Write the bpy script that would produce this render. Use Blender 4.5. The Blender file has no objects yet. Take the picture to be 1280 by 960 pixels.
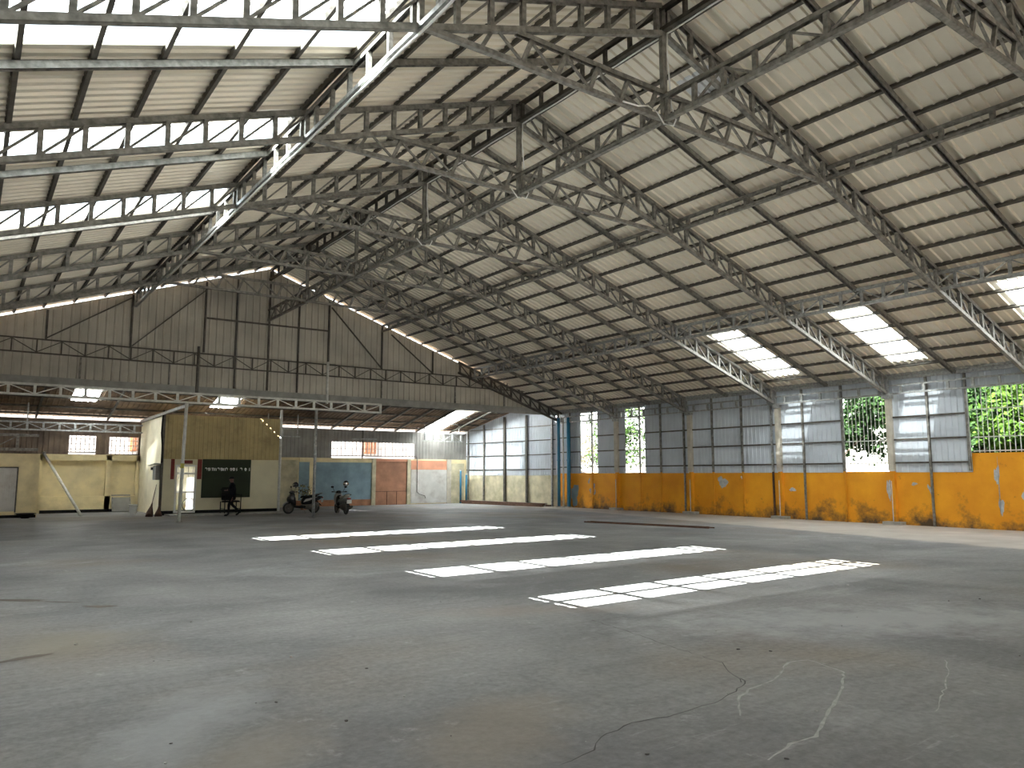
import bpy, math, random
from mathutils import Vector, Matrix
random.seed(7)
V = Vector
COL = bpy.context.scene.collection
SC = bpy.context.scene
# ------------------------------------------------------------------ measured layout (metres)
XR, XW, XL = 10.57, 27.37, -6.23          # ridge, right wall, left wall
ZR, SL = 11.10, 0.3405                    # underside of roof at ridge, slope
YT = [4.88, 9.651, 14.421, 19.172, 23.983, 28.631]
YG = 33.37                                # gable end wall
YF = -13.0                                 # unseen open front behind the camera, added to let fill light in
YMID = [2.5, 7.4, 12.05, 16.8, 21.6, 26.3, 31.0]
EYE = 1.75
def roofz(x): return ZR - SL * abs(x - XR)
LEAN0 = V((27.30, 33.60, 0)); LEAN1 = V((26.45, 42.40, 0)); YB = 41.8
def leanz(y): return 4.66 + 0.22 * (41.8 - y)

# ------------------------------------------------------------------ materials
def mat(name, col, rough=0.7, metal=0.0, var=0.12, scale=3.0, dirt=None, dirt_amt=0.0, dirt_scale=1.2, bump=0.0, spec=0.5, stretch=None):
    m = bpy.data.materials.new(name); m.use_nodes = True
    nt = m.node_tree; N = nt.nodes; L = nt.links
    b = N['Principled BSDF']; b.inputs['Roughness'].default_value = rough; b.inputs['Metallic'].default_value = metal
    b.inputs['Specular IOR Level'].default_value = spec
    tc = N.new('ShaderNodeTexCoord'); mp = N.new('ShaderNodeMapping'); L.new(tc.outputs['Object'], mp.inputs['Vector'])
    if stretch: mp.inputs['Scale'].default_value = stretch
    n1 = N.new('ShaderNodeTexNoise'); n1.inputs['Scale'].default_value = scale; n1.inputs['Detail'].default_value = 6
    L.new(mp.outputs[0], n1.inputs['Vector'])
    rp = N.new('ShaderNodeValToRGB'); L.new(n1.outputs['Fac'], rp.inputs['Fac'])
    c = V(col)
    rp.color_ramp.elements[0].position = 0.3; rp.color_ramp.elements[0].color = (*[max(0, x * (1 - var * 1.6)) for x in c], 1)
    rp.color_ramp.elements[1].position = 0.72; rp.color_ramp.elements[1].color = (*[min(1, x * (1 + var)) for x in c], 1)
    out = rp.outputs['Color']
    if dirt:
        n2 = N.new('ShaderNodeTexNoise'); n2.inputs['Scale'].default_value = dirt_scale; n2.inputs['Detail'].default_value = 8; n2.inputs['Roughness'].default_value = 0.65
        L.new(mp.outputs[0], n2.inputs['Vector'])
        r2 = N.new('ShaderNodeValToRGB'); r2.color_ramp.elements[0].position = 0.5; r2.color_ramp.elements[1].position = 0.72
        L.new(n2.outputs['Fac'], r2.inputs['Fac'])
        mu = N.new('ShaderNodeMath'); mu.operation = 'MULTIPLY'; mu.inputs[1].default_value = dirt_amt; L.new(r2.outputs['Color'], mu.inputs[0])
        mx = N.new('ShaderNodeMixRGB'); L.new(mu.outputs[0], mx.inputs['Fac']); L.new(out, mx.inputs[1]); mx.inputs[2].default_value = (*dirt, 1)
        out = mx.outputs[0]
    L.new(out, b.inputs['Base Color'])
    if bump:
        bp = N.new('ShaderNodeBump'); bp.inputs['Strength'].default_value = bump; bp.inputs['Distance'].default_value = 0.02
        L.new(n1.outputs['Fac'], bp.inputs['Height']); L.new(bp.outputs[0], b.inputs['Normal'])
    return m
def sheet_mat(name, clear, milky, tint=(1, 1, 1)):
    """roof light sheet: partly see-through, partly diffusing"""
    m = bpy.data.materials.new(name); m.use_nodes = True
    nt = m.node_tree; N = nt.nodes; L = nt.links; N.remove(N['Principled BSDF'])
    out = N['Material Output']
    tr = N.new('ShaderNodeBsdfTransparent'); tr.inputs[0].default_value = (*[clear * t for t in tint], 1)
    tl = N.new('ShaderNodeBsdfTranslucent'); tl.inputs[0].default_value = (*[milky * t for t in tint], 1)
    ns = N.new('ShaderNodeTexNoise'); ns.inputs['Scale'].default_value = 2.0
    tc = N.new('ShaderNodeTexCoord'); mp = N.new('ShaderNodeMapping'); mp.inputs['Scale'].default_value = (0.3, 5, 1)
    L.new(tc.outputs['Object'], mp.inputs[0]); L.new(mp.outputs[0], ns.inputs['Vector'])
    a = N.new('ShaderNodeAddShader'); L.new(tr.outputs[0], a.inputs[0]); L.new(tl.outputs[0], a.inputs[1])
    gl = N.new('ShaderNodeBsdfGlossy'); gl.inputs['Roughness'].default_value = 0.3
    mx = N.new('ShaderNodeMixShader'); mx.inputs[0].default_value = 0.05; L.new(a.outputs[0], mx.inputs[1]); L.new(gl.outputs[0], mx.inputs[2])
    L.new(mx.outputs[0], out.inputs['Surface'])
    return m
def glass_mat(name, tint=(0.9, 0.93, 0.92)):
    m = bpy.data.materials.new(name); m.use_nodes = True
    nt = m.node_tree; N = nt.nodes; L = nt.links; N.remove(N['Principled BSDF'])
    tr = N.new('ShaderNodeBsdfTransparent'); tr.inputs[0].default_value = (*tint, 1)
    gl = N.new('ShaderNodeBsdfGlossy'); gl.inputs['Roughness'].default_value = 0.05
    mx = N.new('ShaderNodeMixShader'); mx.inputs[0].default_value = 0.08
    L.new(tr.outputs[0], mx.inputs[1]); L.new(gl.outputs[0], mx.inputs[2]); L.new(mx.outputs[0], N['Material Output'].inputs['Surface'])
    return m
def leaf_mat(name, col):
    m = bpy.data.materials.new(name); m.use_nodes = True
    nt = m.node_tree; N = nt.nodes; L = nt.links; b = N['Principled BSDF']
    b.inputs['Roughness'].default_value = 0.8; b.inputs['Specular IOR Level'].default_value = 0.1
    oi = N.new('ShaderNodeNewGeometry')
    rp = N.new('ShaderNodeValToRGB'); L.new(oi.outputs['Random Per Island'], rp.inputs['Fac'])
    rp.color_ramp.elements[0].color = (*[c * 0.35 for c in col], 1); rp.color_ramp.elements[1].color = (min(1, col[0] * 1.5), min(1, col[1] * 1.4), col[2], 1)
    L.new(rp.outputs[0], b.inputs['Base Color'])
    tl = N.new('ShaderNodeBsdfTranslucent'); L.new(rp.outputs[0], tl.inputs[0])
    mx = N.new('ShaderNodeMixShader'); mx.inputs[0].default_value = 0.4
    L.new(b.outputs[0], mx.inputs[1]); L.new(tl.outputs[0], mx.inputs[2]); L.new(mx.outputs[0], N['Material Output'].inputs['Surface'])
    return m

M = {}
M['steel'] = mat('aged_steel', (0.27, 0.26, 0.235), 0.55, 0.25, 0.3, 9, (0.12, 0.09, 0.07), 0.35, 4)
M['steel_light'] = mat('lit_galvanised_steel', (0.42, 0.43, 0.42), 0.45, 0.35, 0.25, 12, (0.2, 0.18, 0.16), 0.3, 5)  # lighter steel copy; carries the light on the lower right members in its colour
M['steel_dark'] = mat('dark_backlit_steel', (0.105, 0.095, 0.08), 0.6, 0.2, 0.25, 6)  # dark steel; on the purlins the tone stands in for backlighting
M['steel_white'] = mat('white_painted_steel', (0.62, 0.62, 0.58), 0.5, 0.0, 0.12, 8, (0.25, 0.2, 0.16), 0.35, 5)
M['roof'] = mat('roof_sheet_beige', (0.83, 0.775, 0.655), 0.35, 0.06, 0.06, 0.5, (0.6, 0.56, 0.47), 0.35, 0.35, spec=0.9)
M['gable'] = mat('gable_sheet_taupe', (0.52, 0.49, 0.425), 0.6, 0.0, 0.12, 0.8, (0.34, 0.31, 0.26), 0.5, 0.7)
M['blue'] = mat('cladding_blue_grey', (0.56, 0.61, 0.665), 0.38, 0.0, 0.06, 1.0, (0.46, 0.5, 0.55), 0.4, 0.8)
M['rust_roof'] = mat('rusty_brown_sheet', (0.24, 0.165, 0.11), 0.8, 0.0, 0.3, 2.0, (0.10, 0.07, 0.05), 0.6, 1.5)
M['brown_sheet'] = mat('brown_sheet', (0.19, 0.14, 0.105), 0.7, 0.0, 0.25, 1.5)
M['grey_sheet'] = mat('grey_sheet', (0.30, 0.29, 0.27), 0.6, 0.1, 0.15, 1.5)
M['beam'] = mat('beam_grey', (0.29, 0.29, 0.27), 0.6, 0.1, 0.15, 3)
M['pale'] = mat('pale_concrete', (0.55, 0.51, 0.43), 0.9, 0, 0.15, 3, (0.3, 0.27, 0.2), 0.4, 2, 0.2)
M['concrete'] = mat('grey_concrete', (0.40, 0.39, 0.36), 0.9, 0, 0.2, 4, (0.2, 0.18, 0.15), 0.4, 2, 0.3)
M['plaster'] = mat('grey_plaster', (0.50, 0.52, 0.53), 0.9, 0, 0.15, 8)
M['cream_wall'] = mat('cream_wall', (0.84, 0.72, 0.44), 0.85, 0, 0.1, 1.5, (0.42, 0.34, 0.18), 0.45, 1.0)
M['cream_light'] = mat('cream_light', (0.85, 0.79, 0.60), 0.8, 0, 0.08, 1.5, (0.55, 0.48, 0.3), 0.4, 1.2)
M['cream_panel'] = mat('cream_panel', (0.72, 0.67, 0.48), 0.7, 0, 0.05, 1.5, (0.4, 0.36, 0.22), 0.25, 0.8)
M['olive_sheet'] = mat('olive_yellow_sheet', (0.50, 0.40, 0.19), 0.6, 0, 0.12, 1.0, (0.12, 0.08, 0.04), 0.45, 1.6)
M['mossy'] = mat('stained_concrete', (0.58, 0.53, 0.37), 0.9, 0, 0.2, 2, (0.25, 0.24, 0.13), 0.6, 1.2, 0.2)
M['blue_paint'] = mat('blue_paint', (0.25, 0.36, 0.42), 0.85, 0, 0.12, 2, (0.15, 0.2, 0.21), 0.5, 1.3)
M['orange_old'] = mat('faded_orange_paint', (0.43, 0.215, 0.13), 0.85, 0, 0.15, 2, (0.2, 0.1, 0.07), 0.5, 1.2)
M['coral'] = mat('coral_paint', (0.68, 0.32, 0.2), 0.85, 0, 0.1, 2, (0.5, 0.3, 0.2), 0.3, 1.5)
M['whitewash'] = mat('whitewashed_board', (0.56, 0.55, 0.52), 0.85, 0, 0.08, 2, (0.30, 0.25, 0.22), 0.55, 1.6)
M['terracotta'] = mat('terracotta', (0.42, 0.2, 0.11), 0.9, 0, 0.2, 3)
M['black'] = mat('matt_black', (0.014, 0.014, 0.014), 0.8, 0, 0.2, 4, spec=0.15)
M['gloss_black'] = mat('gloss_black', (0.018, 0.018, 0.02), 0.25, 0, 0.1, 4)
M['rubber'] = mat('rubber', (0.025, 0.024, 0.023), 0.9, 0, 0.2, 8)
M['chrome'] = mat('chrome', (0.6, 0.6, 0.6), 0.25, 0.9, 0.05, 4)
M['silver'] = mat('silver_body', (0.30, 0.295, 0.28), 0.35, 0.3, 0.05, 4)
M['beige_body'] = mat('beige_body', (0.55, 0.5, 0.43), 0.4, 0.1, 0.05, 4)
M['red_lamp'] = mat('red_lamp', (0.35, 0.02, 0.02), 0.2)
M['white'] = mat('white_paint', (0.8, 0.8, 0.77), 0.6, 0, 0.05, 4)
M['pure_white'] = mat('white_plastic', (0.9, 0.9, 0.88), 0.5, 0, 0.04, 4)  # plain white plastic, no emission
M['board'] = mat('dark_green_board', (0.045, 0.055, 0.037), 0.85, 0, 0.1, 1.5, spec=0.1)
M['red_paper'] = mat('red_paper', (0.22, 0.022, 0.022), 0.8, 0, 0.1, 4)
M['gold'] = mat('gold_ink', (0.12, 0.05, 0.02), 0.6)
M['bluepipe'] = mat('blue_pipe', (0.02, 0.19, 0.34), 0.5, 0, 0.12, 3, (0.1, 0.15, 0.2), 0.3, 3)
M['rust'] = mat('rust', (0.13, 0.065, 0.04), 0.85, 0, 0.3, 6)
M['plank'] = mat('weathered_board', (0.33, 0.28, 0.25), 0.85, 0, 0.25, 3, None, 0, 1, 0, 0.4, (0.5, 5, 5))
M['broom'] = mat('dark_bristle', (0.09, 0.045, 0.03), 0.95, 0, 0.3, 20)
M['skin'] = mat('skin', (0.13, 0.06, 0.045), 0.6, 0, 0.06, 6)
M['shirt'] = mat('dark_shirt', (0.008, 0.0085, 0.012), 0.9, 0, 0.15, 8, spec=0.1)
M['trousers'] = mat('dark_trousers', (0.009, 0.008, 0.01), 0.9, 0, 0.15, 8, spec=0.1)
M['leaf'] = leaf_mat('leaf_green', (0.020, 0.047, 0.011))
M['leaf_dark'] = leaf_mat('leaf_dark', (0.012, 0.031, 0.011))
M['leaf_bright'] = leaf_mat('leaf_bright', (0.027, 0.062, 0.010))
M['leaf_pale'] = leaf_mat('leaf_pale', (0.2, 0.2, 0.14))
M['bark'] = mat('bark', (0.16, 0.12, 0.085), 0.9, 0, 0.3, 8)
M['ground'] = mat('outdoor_ground', (0.20, 0.19, 0.17), 0.9, 0, 0.12, 0.6, (0.15, 0.14, 0.115), 0.4, 0.3)
M['house'] = mat('white_render', (0.26, 0.24, 0.235), 0.9, 0, 0.06, 1)
M['shutter'] = mat('orange_shutter', (0.22, 0.075, 0.025), 0.7, 0, 0.1, 3)
M['clear'] = sheet_mat('clear_roof_sheet', 0.78, 0.08, (0.93, 1.0, 1.0))
M['milky'] = sheet_mat('milky_roof_sheet', 0.015, 0.40, (0.95, 1.0, 1.0))
M['half'] = sheet_mat('weathered_clear_sheet', 0.03, 0.85, (0.93, 0.99, 1.0))
M['glass'] = glass_mat('door_glass')
M['yellow'] = mat('yellow_sticker', (0.5, 0.45, 0.08), 0.6)
M['foil'] = mat('bright_metal_sheet', (0.62, 0.63, 0.64), 0.35, 0.5, 0.06, 3)
M['crack'] = mat('crack', (0.085, 0.08, 0.078), 0.95)
M['mortar'] = mat('pale_mortar', (0.37, 0.365, 0.35), 0.95, 0, 0.2, 12)
M['stain'] = mat('damp_stain', (0.10, 0.075, 0.055), 0.6, 0, 0.3, 3)

def floor_mat():
    m = bpy.data.materials.new('concrete_floor'); m.use_nodes = True
    nt = m.node_tree; N = nt.nodes; L = nt.links; b = N['Principled BSDF']
    tc = N.new('ShaderNodeTexCoord')
    def noise(s, d=6, r=0.55, vec=None, dist=0):
        n = N.new('ShaderNodeTexNoise'); n.inputs['Scale'].default_value = s; n.inputs['Detail'].default_value = d; n.inputs['Roughness'].default_value = r
        n.inputs['Distortion'].default_value = dist
        L.new(vec or tc.outputs['Object'], n.inputs['Vector']); return n.outputs['Fac']
    def ramp(f, p0, p1, c0=(0, 0, 0), c1=(1, 1, 1)):
        r = N.new('ShaderNodeValToRGB'); r.color_ramp.elements[0].position = p0; r.color_ramp.elements[1].position = p1
        r.color_ramp.elements[0].color = (*c0, 1); r.color_ramp.elements[1].color = (*c1, 1); L.new(f, r.inputs['Fac']); return r.outputs['Color']
    def mix(f, a, c, k=1.0, mode='MIX'):
        x = N.new('ShaderNodeMixRGB'); x.blend_type = mode
        if k != 1.0:
            q = N.new('ShaderNodeMath'); q.operation = 'MULTIPLY'; q.inputs[1].default_value = k; L.new(f, q.inputs[0]); f = q.outputs[0]
        L.new(f, x.inputs['Fac'])
        for i, s in ((1, a), (2, c)):
            if isinstance(s, tuple): x.inputs[i].default_value = (*s, 1)
            else: L.new(s, x.inputs[i])
        return x.outputs[0]
    b.inputs['Specular IOR Level'].default_value = 0.3
    base = ramp(noise(0.35, 8, 0.6, None, 0.6), 0.3, 0.72, (0.145, 0.145, 0.148), (0.295, 0.292, 0.285))
    base = mix(ramp(noise(0.16, 4), 0.52, 0.68), base, (0.245, 0.20, 0.155), 0.75)
    base = mix(ramp(noise(0.23, 9, 0.72, None, 1.2), 0.56, 0.72), base, (0.39, 0.395, 0.40), 0.7)
    mp = N.new('ShaderNodeMapping'); mp.inputs['Rotation'].default_value = (0, 0, 0.5); mp.inputs['Scale'].default_value = (0.35, 3.0, 1); L.new(tc.outputs['Object'], mp.inputs[0])
    base = mix(ramp(noise(1.4, 8, 0.7, mp.outputs[0]), 0.50, 0.72), base, (0.13, 0.125, 0.125), 0.5)
    base = mix(ramp(noise(2.6, 10, 0.75), 0.60, 0.70), base, (0.46, 0.46, 0.455), 0.6)
    base = mix(ramp(noise(1.7, 10, 0.8, mp.outputs[0]), 0.60, 0.68), base, (0.43, 0.43, 0.43), 0.6)
    base = mix(ramp(noise(5.5, 10, 0.8), 0.62, 0.70), base, (0.07, 0.065, 0.06), 0.6)
    fine = noise(14, 8, 0.75)
    base = mix(ramp(fine, 0.25, 0.75, (0.62, 0.62, 0.62), (1.25, 1.25, 1.25)), base, base, 1.0)
    x = N.new('ShaderNodeMixRGB'); x.blend_type = 'MULTIPLY'; x.inputs[0].default_value = 0.95; L.new(base, x.inputs[1]); L.new(ramp(fine, 0.3, 0.7, (0.66, 0.66, 0.66), (1.22, 1.22, 1.22)), x.inputs[2]); base = x.outputs[0]
    # pale worn patch and brown patches, each at its own place on the slab
    def spot(cx, cy, rot, rx, ry, col, k, nz):
        nonlocal base
        m2 = N.new('ShaderNodeMapping'); m2.vector_type = 'TEXTURE'; m2.inputs['Location'].default_value = (cx, cy, 0); m2.inputs['Rotation'].default_value = (0, 0, rot); m2.inputs['Scale'].default_value = (rx, ry, 1e3)
        L.new(tc.outputs['Object'], m2.inputs[0])
        ln = N.new('ShaderNodeVectorMath'); ln.operation = 'LENGTH'; L.new(m2.outputs[0], ln.inputs[0])
        ad = N.new('ShaderNodeMath'); ad.operation = 'MULTIPLY_ADD'; L.new(noise(nz, 9, 0.72), ad.inputs[0]); ad.inputs[1].default_value = 2.2; L.new(ln.outputs['Value'], ad.inputs[2])
        mr = N.new('ShaderNodeMapRange'); mr.inputs['From Min'].default_value = 2.1; mr.inputs['From Max'].default_value = 1.35; L.new(ad.outputs[0], mr.inputs[0])
        base = mix(mr.outputs[0], base, col, k)
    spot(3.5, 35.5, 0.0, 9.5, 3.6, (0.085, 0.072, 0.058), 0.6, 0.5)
    spot(9.2, 5.2, -0.45, 3.6, 1.15, (0.43, 0.44, 0.445), 0.65, 2.2)
    spot(3.2, 4.6, 0.6, 1.2, 0.6, (0.26, 0.215, 0.165), 0.45, 0.8)
    spot(1.6, 5.0, 0.7, 1.0, 0.5, (0.255, 0.22, 0.18), 0.5, 0.8)
    spot(0.9, 9.5, 0.3, 0.9, 0.9, (0.24, 0.215, 0.165), 0.6, 0.8)
    spot(6.0, 8.2, -0.5, 1.6, 0.5, (0.28, 0.23, 0.195), 0.5, 0.9)
    spot(1.4, 6.0, 0.9, 1.4, 0.5, (0.37, 0.38, 0.39), 0.5, 1.4)
    # paler, warmer apron strip along the right wall
    sx = N.new('ShaderNodeSeparateXYZ'); L.new(tc.outputs['Object'], sx.inputs[0])
    a = N.new('ShaderNodeMath'); a.operation = 'MULTIPLY_ADD'; L.new(sx.outputs['Y'], a.inputs[0]); a.inputs[1].default_value = -0.20; L.new(sx.outputs['X'], a.inputs[2])
    n = N.new('ShaderNodeMath'); n.operation = 'MULTIPLY_ADD'; L.new(noise(1.2, 5), n.inputs[0]); n.inputs[1].default_value = 0.9; L.new(a.outputs[0], n.inputs[2])
    mr = N.new('ShaderNodeMapRange'); mr.inputs['From Min'].default_value = 19.3; mr.inputs['From Max'].default_value = 19.7; L.new(n.outputs[0], mr.inputs[0])
    apr = ramp(noise(0.8, 8, 0.65), 0.3, 0.7, (0.34, 0.305, 0.26), (0.46, 0.42, 0.37))
    base = mix(mr.outputs[0], base, apr, 0.9)
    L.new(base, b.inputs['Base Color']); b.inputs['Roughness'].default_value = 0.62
    L.new(ramp(noise(0.5, 5), 0.3, 0.7, (0.5, 0.5, 0.5), (0.8, 0.8, 0.8)), b.inputs['Roughness'])
    bp = N.new('ShaderNodeBump'); bp.inputs['Strength'].default_value = 0.45; bp.inputs['Distance'].default_value = 0.01
    L.new(fine, bp.inputs['Height']); L.new(bp.outputs[0], b.inputs['Normal'])
    return m
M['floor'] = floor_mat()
def orange_mat():
    m = bpy.data.materials.new('orange_wall_paint'); m.use_nodes = True
    nt = m.node_tree; N = nt.nodes; L = nt.links; b = N['Principled BSDF']; b.inputs['Roughness'].default_value = 0.8
    tc = N.new('ShaderNodeTexCoord')
    def noise(s, d=6, r=0.6):
        n = N.new('ShaderNodeTexNoise'); n.inputs['Scale'].default_value = s; n.inputs['Detail'].default_value = d; n.inputs['Roughness'].default_value = r
        L.new(tc.outputs['Object'], n.inputs['Vector']); return n.outputs['Fac']
    r = N.new('ShaderNodeValToRGB'); L.new(noise(0.9), r.inputs[0]); r.color_ramp.elements[0].position = 0.3; r.color_ramp.elements[1].position = 0.75
    r.color_ramp.elements[0].color = (0.70, 0.27, 0.007, 1); r.color_ramp.elements[1].color = (0.88, 0.40, 0.014, 1)
    sx = N.new('ShaderNodeSeparateXYZ'); L.new(tc.outputs['Object'], sx.inputs[0])
    # damp soot rising from the foot of the wall, in blotches
    mr = N.new('ShaderNodeMapRange'); mr.inputs['From Min'].default_value = 1.25; mr.inputs['From Max'].default_value = 0.0; mr.inputs['To Min'].default_value = -0.17; mr.inputs['To Max'].default_value = 0.16; L.new(sx.outputs['Z'], mr.inputs[0])
    ad = N.new('ShaderNodeMath'); ad.operation = 'ADD'; L.new(noise(1.1, 9, 0.7), ad.inputs[0]); L.new(mr.outputs[0], ad.inputs[1])
    r2 = N.new('ShaderNodeValToRGB'); L.new(ad.outputs[0], r2.inputs[0]); r2.color_ramp.elements[0].position = 0.51; r2.color_ramp.elements[1].position = 0.72
    mx = N.new('ShaderNodeMixRGB'); L.new(r2.outputs[0], mx.inputs[0]); L.new(r.outputs[0], mx.inputs[1]); mx.inputs[2].default_value = (0.09, 0.055, 0.025, 1)
    r3 = N.new('ShaderNodeValToRGB'); L.new(noise(2.1, 9, 0.75), r3.inputs[0]); r3.color_ramp.elements[0].position = 0.63; r3.color_ramp.elements[1].position = 0.73
    mx2 = N.new('ShaderNodeMixRGB'); L.new(r3.outputs[0], mx2.inputs[0]); L.new(mx.outputs[0], mx2.inputs[1]); mx2.inputs[2].default_value = (0.16, 0.08, 0.02, 1)
    L.new(mx2.outputs[0], b.inputs['Base Color'])
    return m
M['orange'] = orange_mat()

# ------------------------------------------------------------------ mesh helpers
class MB:
    def __init__(s): s.v = []; s.f = []
    def add(s, vs, fs):
        n = len(s.v); s.v += [tuple(v) for v in vs]; s.f += [tuple(i + n for i in f) for f in fs]; return s
    def box(s, a, b):
        (x0, y0, z0), (x1, y1, z1) = a, b
        return s.add([(x0, y0, z0), (x1, y0, z0), (x1, y1, z0), (x0, y1, z0), (x0, y0, z1), (x1, y0, z1), (x1, y1, z1), (x0, y1, z1)],
                     [(0, 3, 2, 1), (4, 5, 6, 7), (0, 1, 5, 4), (1, 2, 6, 5), (2, 3, 7, 6), (3, 0, 4, 7)])
    def bar(s, p, q, w, h, up=(0, 0, 1), off=(0, 0)):
        """rectangular bar from p to q: w across, h along up"""
        p, q = V(p), V(q); d = (q - p).normalized(); up = V(up)
        side = d.cross(up)
        if side.length < 1e-4: side = d.cross(V((0, 1, 0)))
        side.normalize(); u = side.cross(d).normalized()
        p = p + side * off[0] + u * off[1]; q = q + side * off[0] + u * off[1]
        vs = [e + side * (i * w / 2) + u * (j * h / 2) for e in (p, q) for (i, j) in ((-1, -1), (1, -1), (1, 1), (-1, 1))]
        return s.add(vs, [(0, 3, 2, 1), (4, 5, 6, 7), (0, 1, 5, 4), (1, 2, 6, 5), (2, 3, 7, 6), (3, 0, 4, 7)])
    def channel(s, p, q, w, h, up=(0, 0, 1), t=0.012, open_up=True):
        """folded steel channel: web plus two flanges"""
        k = -1 if open_up else 1
        s.bar(p, q, w, t, up, (0, k * (h / 2 - t / 2)))
        s.bar(p, q, t, h, up, (w / 2 - t / 2, 0)); s.bar(p, q, t, h, up, (-(w / 2 - t / 2), 0))
        return s
    def tube(s, pts, r, n=8, cap=True):
        pts = [V(p) for p in pts]; rings = []
        rs = r if isinstance(r, (list, tuple)) else [r] * len(pts)
        ref = V((0, 0, 1)) if abs((pts[1] - pts[0]).normalized().z) < 0.9 else V((1, 0, 0))
        base = len(s.v)
        for i, p in enumerate(pts):
            d = (pts[min(i + 1, len(pts) - 1)] - pts[max(i - 1, 0)]).normalized()
            a = d.cross(ref).normalized(); b = a.cross(d)
            for k in range(n):
                t = 2 * math.pi * k / n
                s.v.append(tuple(p + a * (math.cos(t) * rs[i]) + b * (math.sin(t) * rs[i])))
        for i in range(len(pts) - 1):
            for k in range(n):
                k2 = (k + 1) % n
                s.f.append((base + i * n + k, base + i * n + k2, base + (i + 1) * n + k2, base + (i + 1) * n + k))
        if cap:
            s.f.append(tuple(base + k for k in reversed(range(n)))); e = base + (len(pts) - 1) * n; s.f.append(tuple(e + k for k in range(n)))
        return s
    def lathe(s, prof, c=(0, 0, 0), n=20, axis='z'):
        base = len(s.v); c = V(c)
        for (r, h) in prof:
            for k in range(n):
                t = 2 * math.pi * k / n; a, b = r * math.cos(t), r * math.sin(t)
                s.v.append(tuple(c + {'z': V((a, b, h)), 'y': V((a, h, b)), 'x': V((h, a, b))}[axis]))
        for i in range(len(prof) - 1):
            for k in range(n):
                k2 = (k + 1) % n; s.f.append((base + i * n + k, base + i * n + k2, base + (i + 1) * n + k2, base + (i + 1) * n + k))
        return s
    def loft(s, secs, n=14, p=2.6):
        """secs: (centre, half width along y, half height along z) rings along x"""
        base = len(s.v)
        for (c, hw, hh) in secs:
            for k in range(n):
                t = 2 * math.pi * k / n; a, b = math.cos(t), math.sin(t)
                s.v.append((c[0], c[1] + hw * math.copysign(abs(a) ** (2 / p), a), c[2] + hh * math.copysign(abs(b) ** (2 / p), b)))
        for i in range(len(secs) - 1):
            for k in range(n):
                k2 = (k + 1) % n; s.f.append((base + i * n + k, base + i * n + k2, base + (i + 1) * n + k2, base + (i + 1) * n + k))
        s.f.append(tuple(base + k for k in reversed(range(n)))); e = base + (len(secs) - 1) * n; s.f.append(tuple(e + k for k in range(n)))
        return s
    def poly(s, pts, thick, nrm):
        """flat outline given thickness along nrm"""
        n = V(nrm).normalized() * thick; m = len(pts); pts = [V(p) for p in pts]
        vs = pts + [p + n for p in pts]
        fs = [tuple(range(m)), tuple(range(2 * m - 1, m - 1, -1))] + [(i, i + m, (i + 1) % m + m, (i + 1) % m) for i in range(m)]
        return s.add(vs, fs)
    def corr(s, O, A, B, N, la, b0, b1, pitch=0.25, rib=0.035, phase=0.0):
        """trapezoidal profiled sheet: profile along A (length la), extruded along B from b0(a) to b1(a), ribs towards N"""
        O, A, B, N = V(O), V(A).normalized(), V(B).normalized(), V(N).normalized()
        f0 = b0 if callable(b0) else (lambda a: b0); f1 = b1 if callable(b1) else (lambda a: b1)
        pr = [(0.0, 0), (0.68, 0), (0.75, 1), (0.93, 1), (1.0, 0)]
        pts = [(0.0, 0.0)]
        k = math.floor(-phase / pitch) - 1
        allp = []
        while k * pitch + phase < la + pitch:
            for (a, h) in pr[:-1]: allp.append((k * pitch + phase + a * pitch, h * rib))
            k += 1
        def hat(a):
            for (a0, h0), (a1, h1) in zip(allp, allp[1:]):
                if a0 <= a <= a1: return h0 + (h1 - h0) * (a - a0) / max(1e-9, a1 - a0)
            return 0
        pts = [(0.0, hat(0.0))] + [p for p in allp if 1e-4 < p[0] < la - 1e-4] + [(la, hat(la))]
        base = len(s.v)
        for (a, h) in pts:
            s.v.append(tuple(O + A * a + B * f0(a) + N * h)); s.v.append(tuple(O + A * a + B * f1(a) + N * h))
        for i in range(len(pts) - 1):
            s.f.append((base + 2 * i, base + 2 * i + 2, base + 2 * i + 3, base + 2 * i + 1))
        return s
    def build(s, name, m, parent=None, smooth=False, loc=None):
        me = bpy.data.meshes.new(name); me.from_pydata(s.v, [], s.f); me.update()
        me.materials.append(m)
        if smooth:
            for p in me.polygons: p.use_smooth = True
        o = bpy.data.objects.new(name, me); COL.objects.link(o)
        if parent: o.parent = parent
        if loc is not None: o.location = loc
        return o
def tag(o, label=None, cat=None, group=None, kind=None):
    if label: o['label'] = label
    if cat: o['category'] = cat
    if group: o['group'] = group
    if kind: o['kind'] = kind
    return o
def empty(name, loc=(0, 0, 0), rz=0.0, label=None, cat=None, group=None, kind=None):
    o = bpy.data.objects.new(name, None); COL.objects.link(o); o.location = loc; o.rotation_euler = (0, 0, rz)
    o.empty_display_size = 0.2
    return tag(o, label, cat, group, kind)
def inst(src, parent, loc, rot=None, name=None):
    c = src.copy(); COL.objects.link(c); c.parent = parent; c.location = loc
    if rot: c.rotation_euler = rot
    if name: c.name = name
    return c
def copy_tree(o, parent=None, _kids={}):
    c = o.copy(); COL.objects.link(c); c.parent = parent
    for ch in list(o.children): copy_tree(ch, c)
    return c
ORD = ['first', 'second', 'third', 'fourth', 'fifth', 'sixth', 'seventh', 'eighth', 'ninth', 'tenth', 'eleventh', 'twelfth', 'thirteenth', 'fourteenth', 'fifteenth', 'sixteenth', 'seventeenth', 'eighteenth', 'nineteenth', 'twentieth', 'twenty-first']

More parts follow.
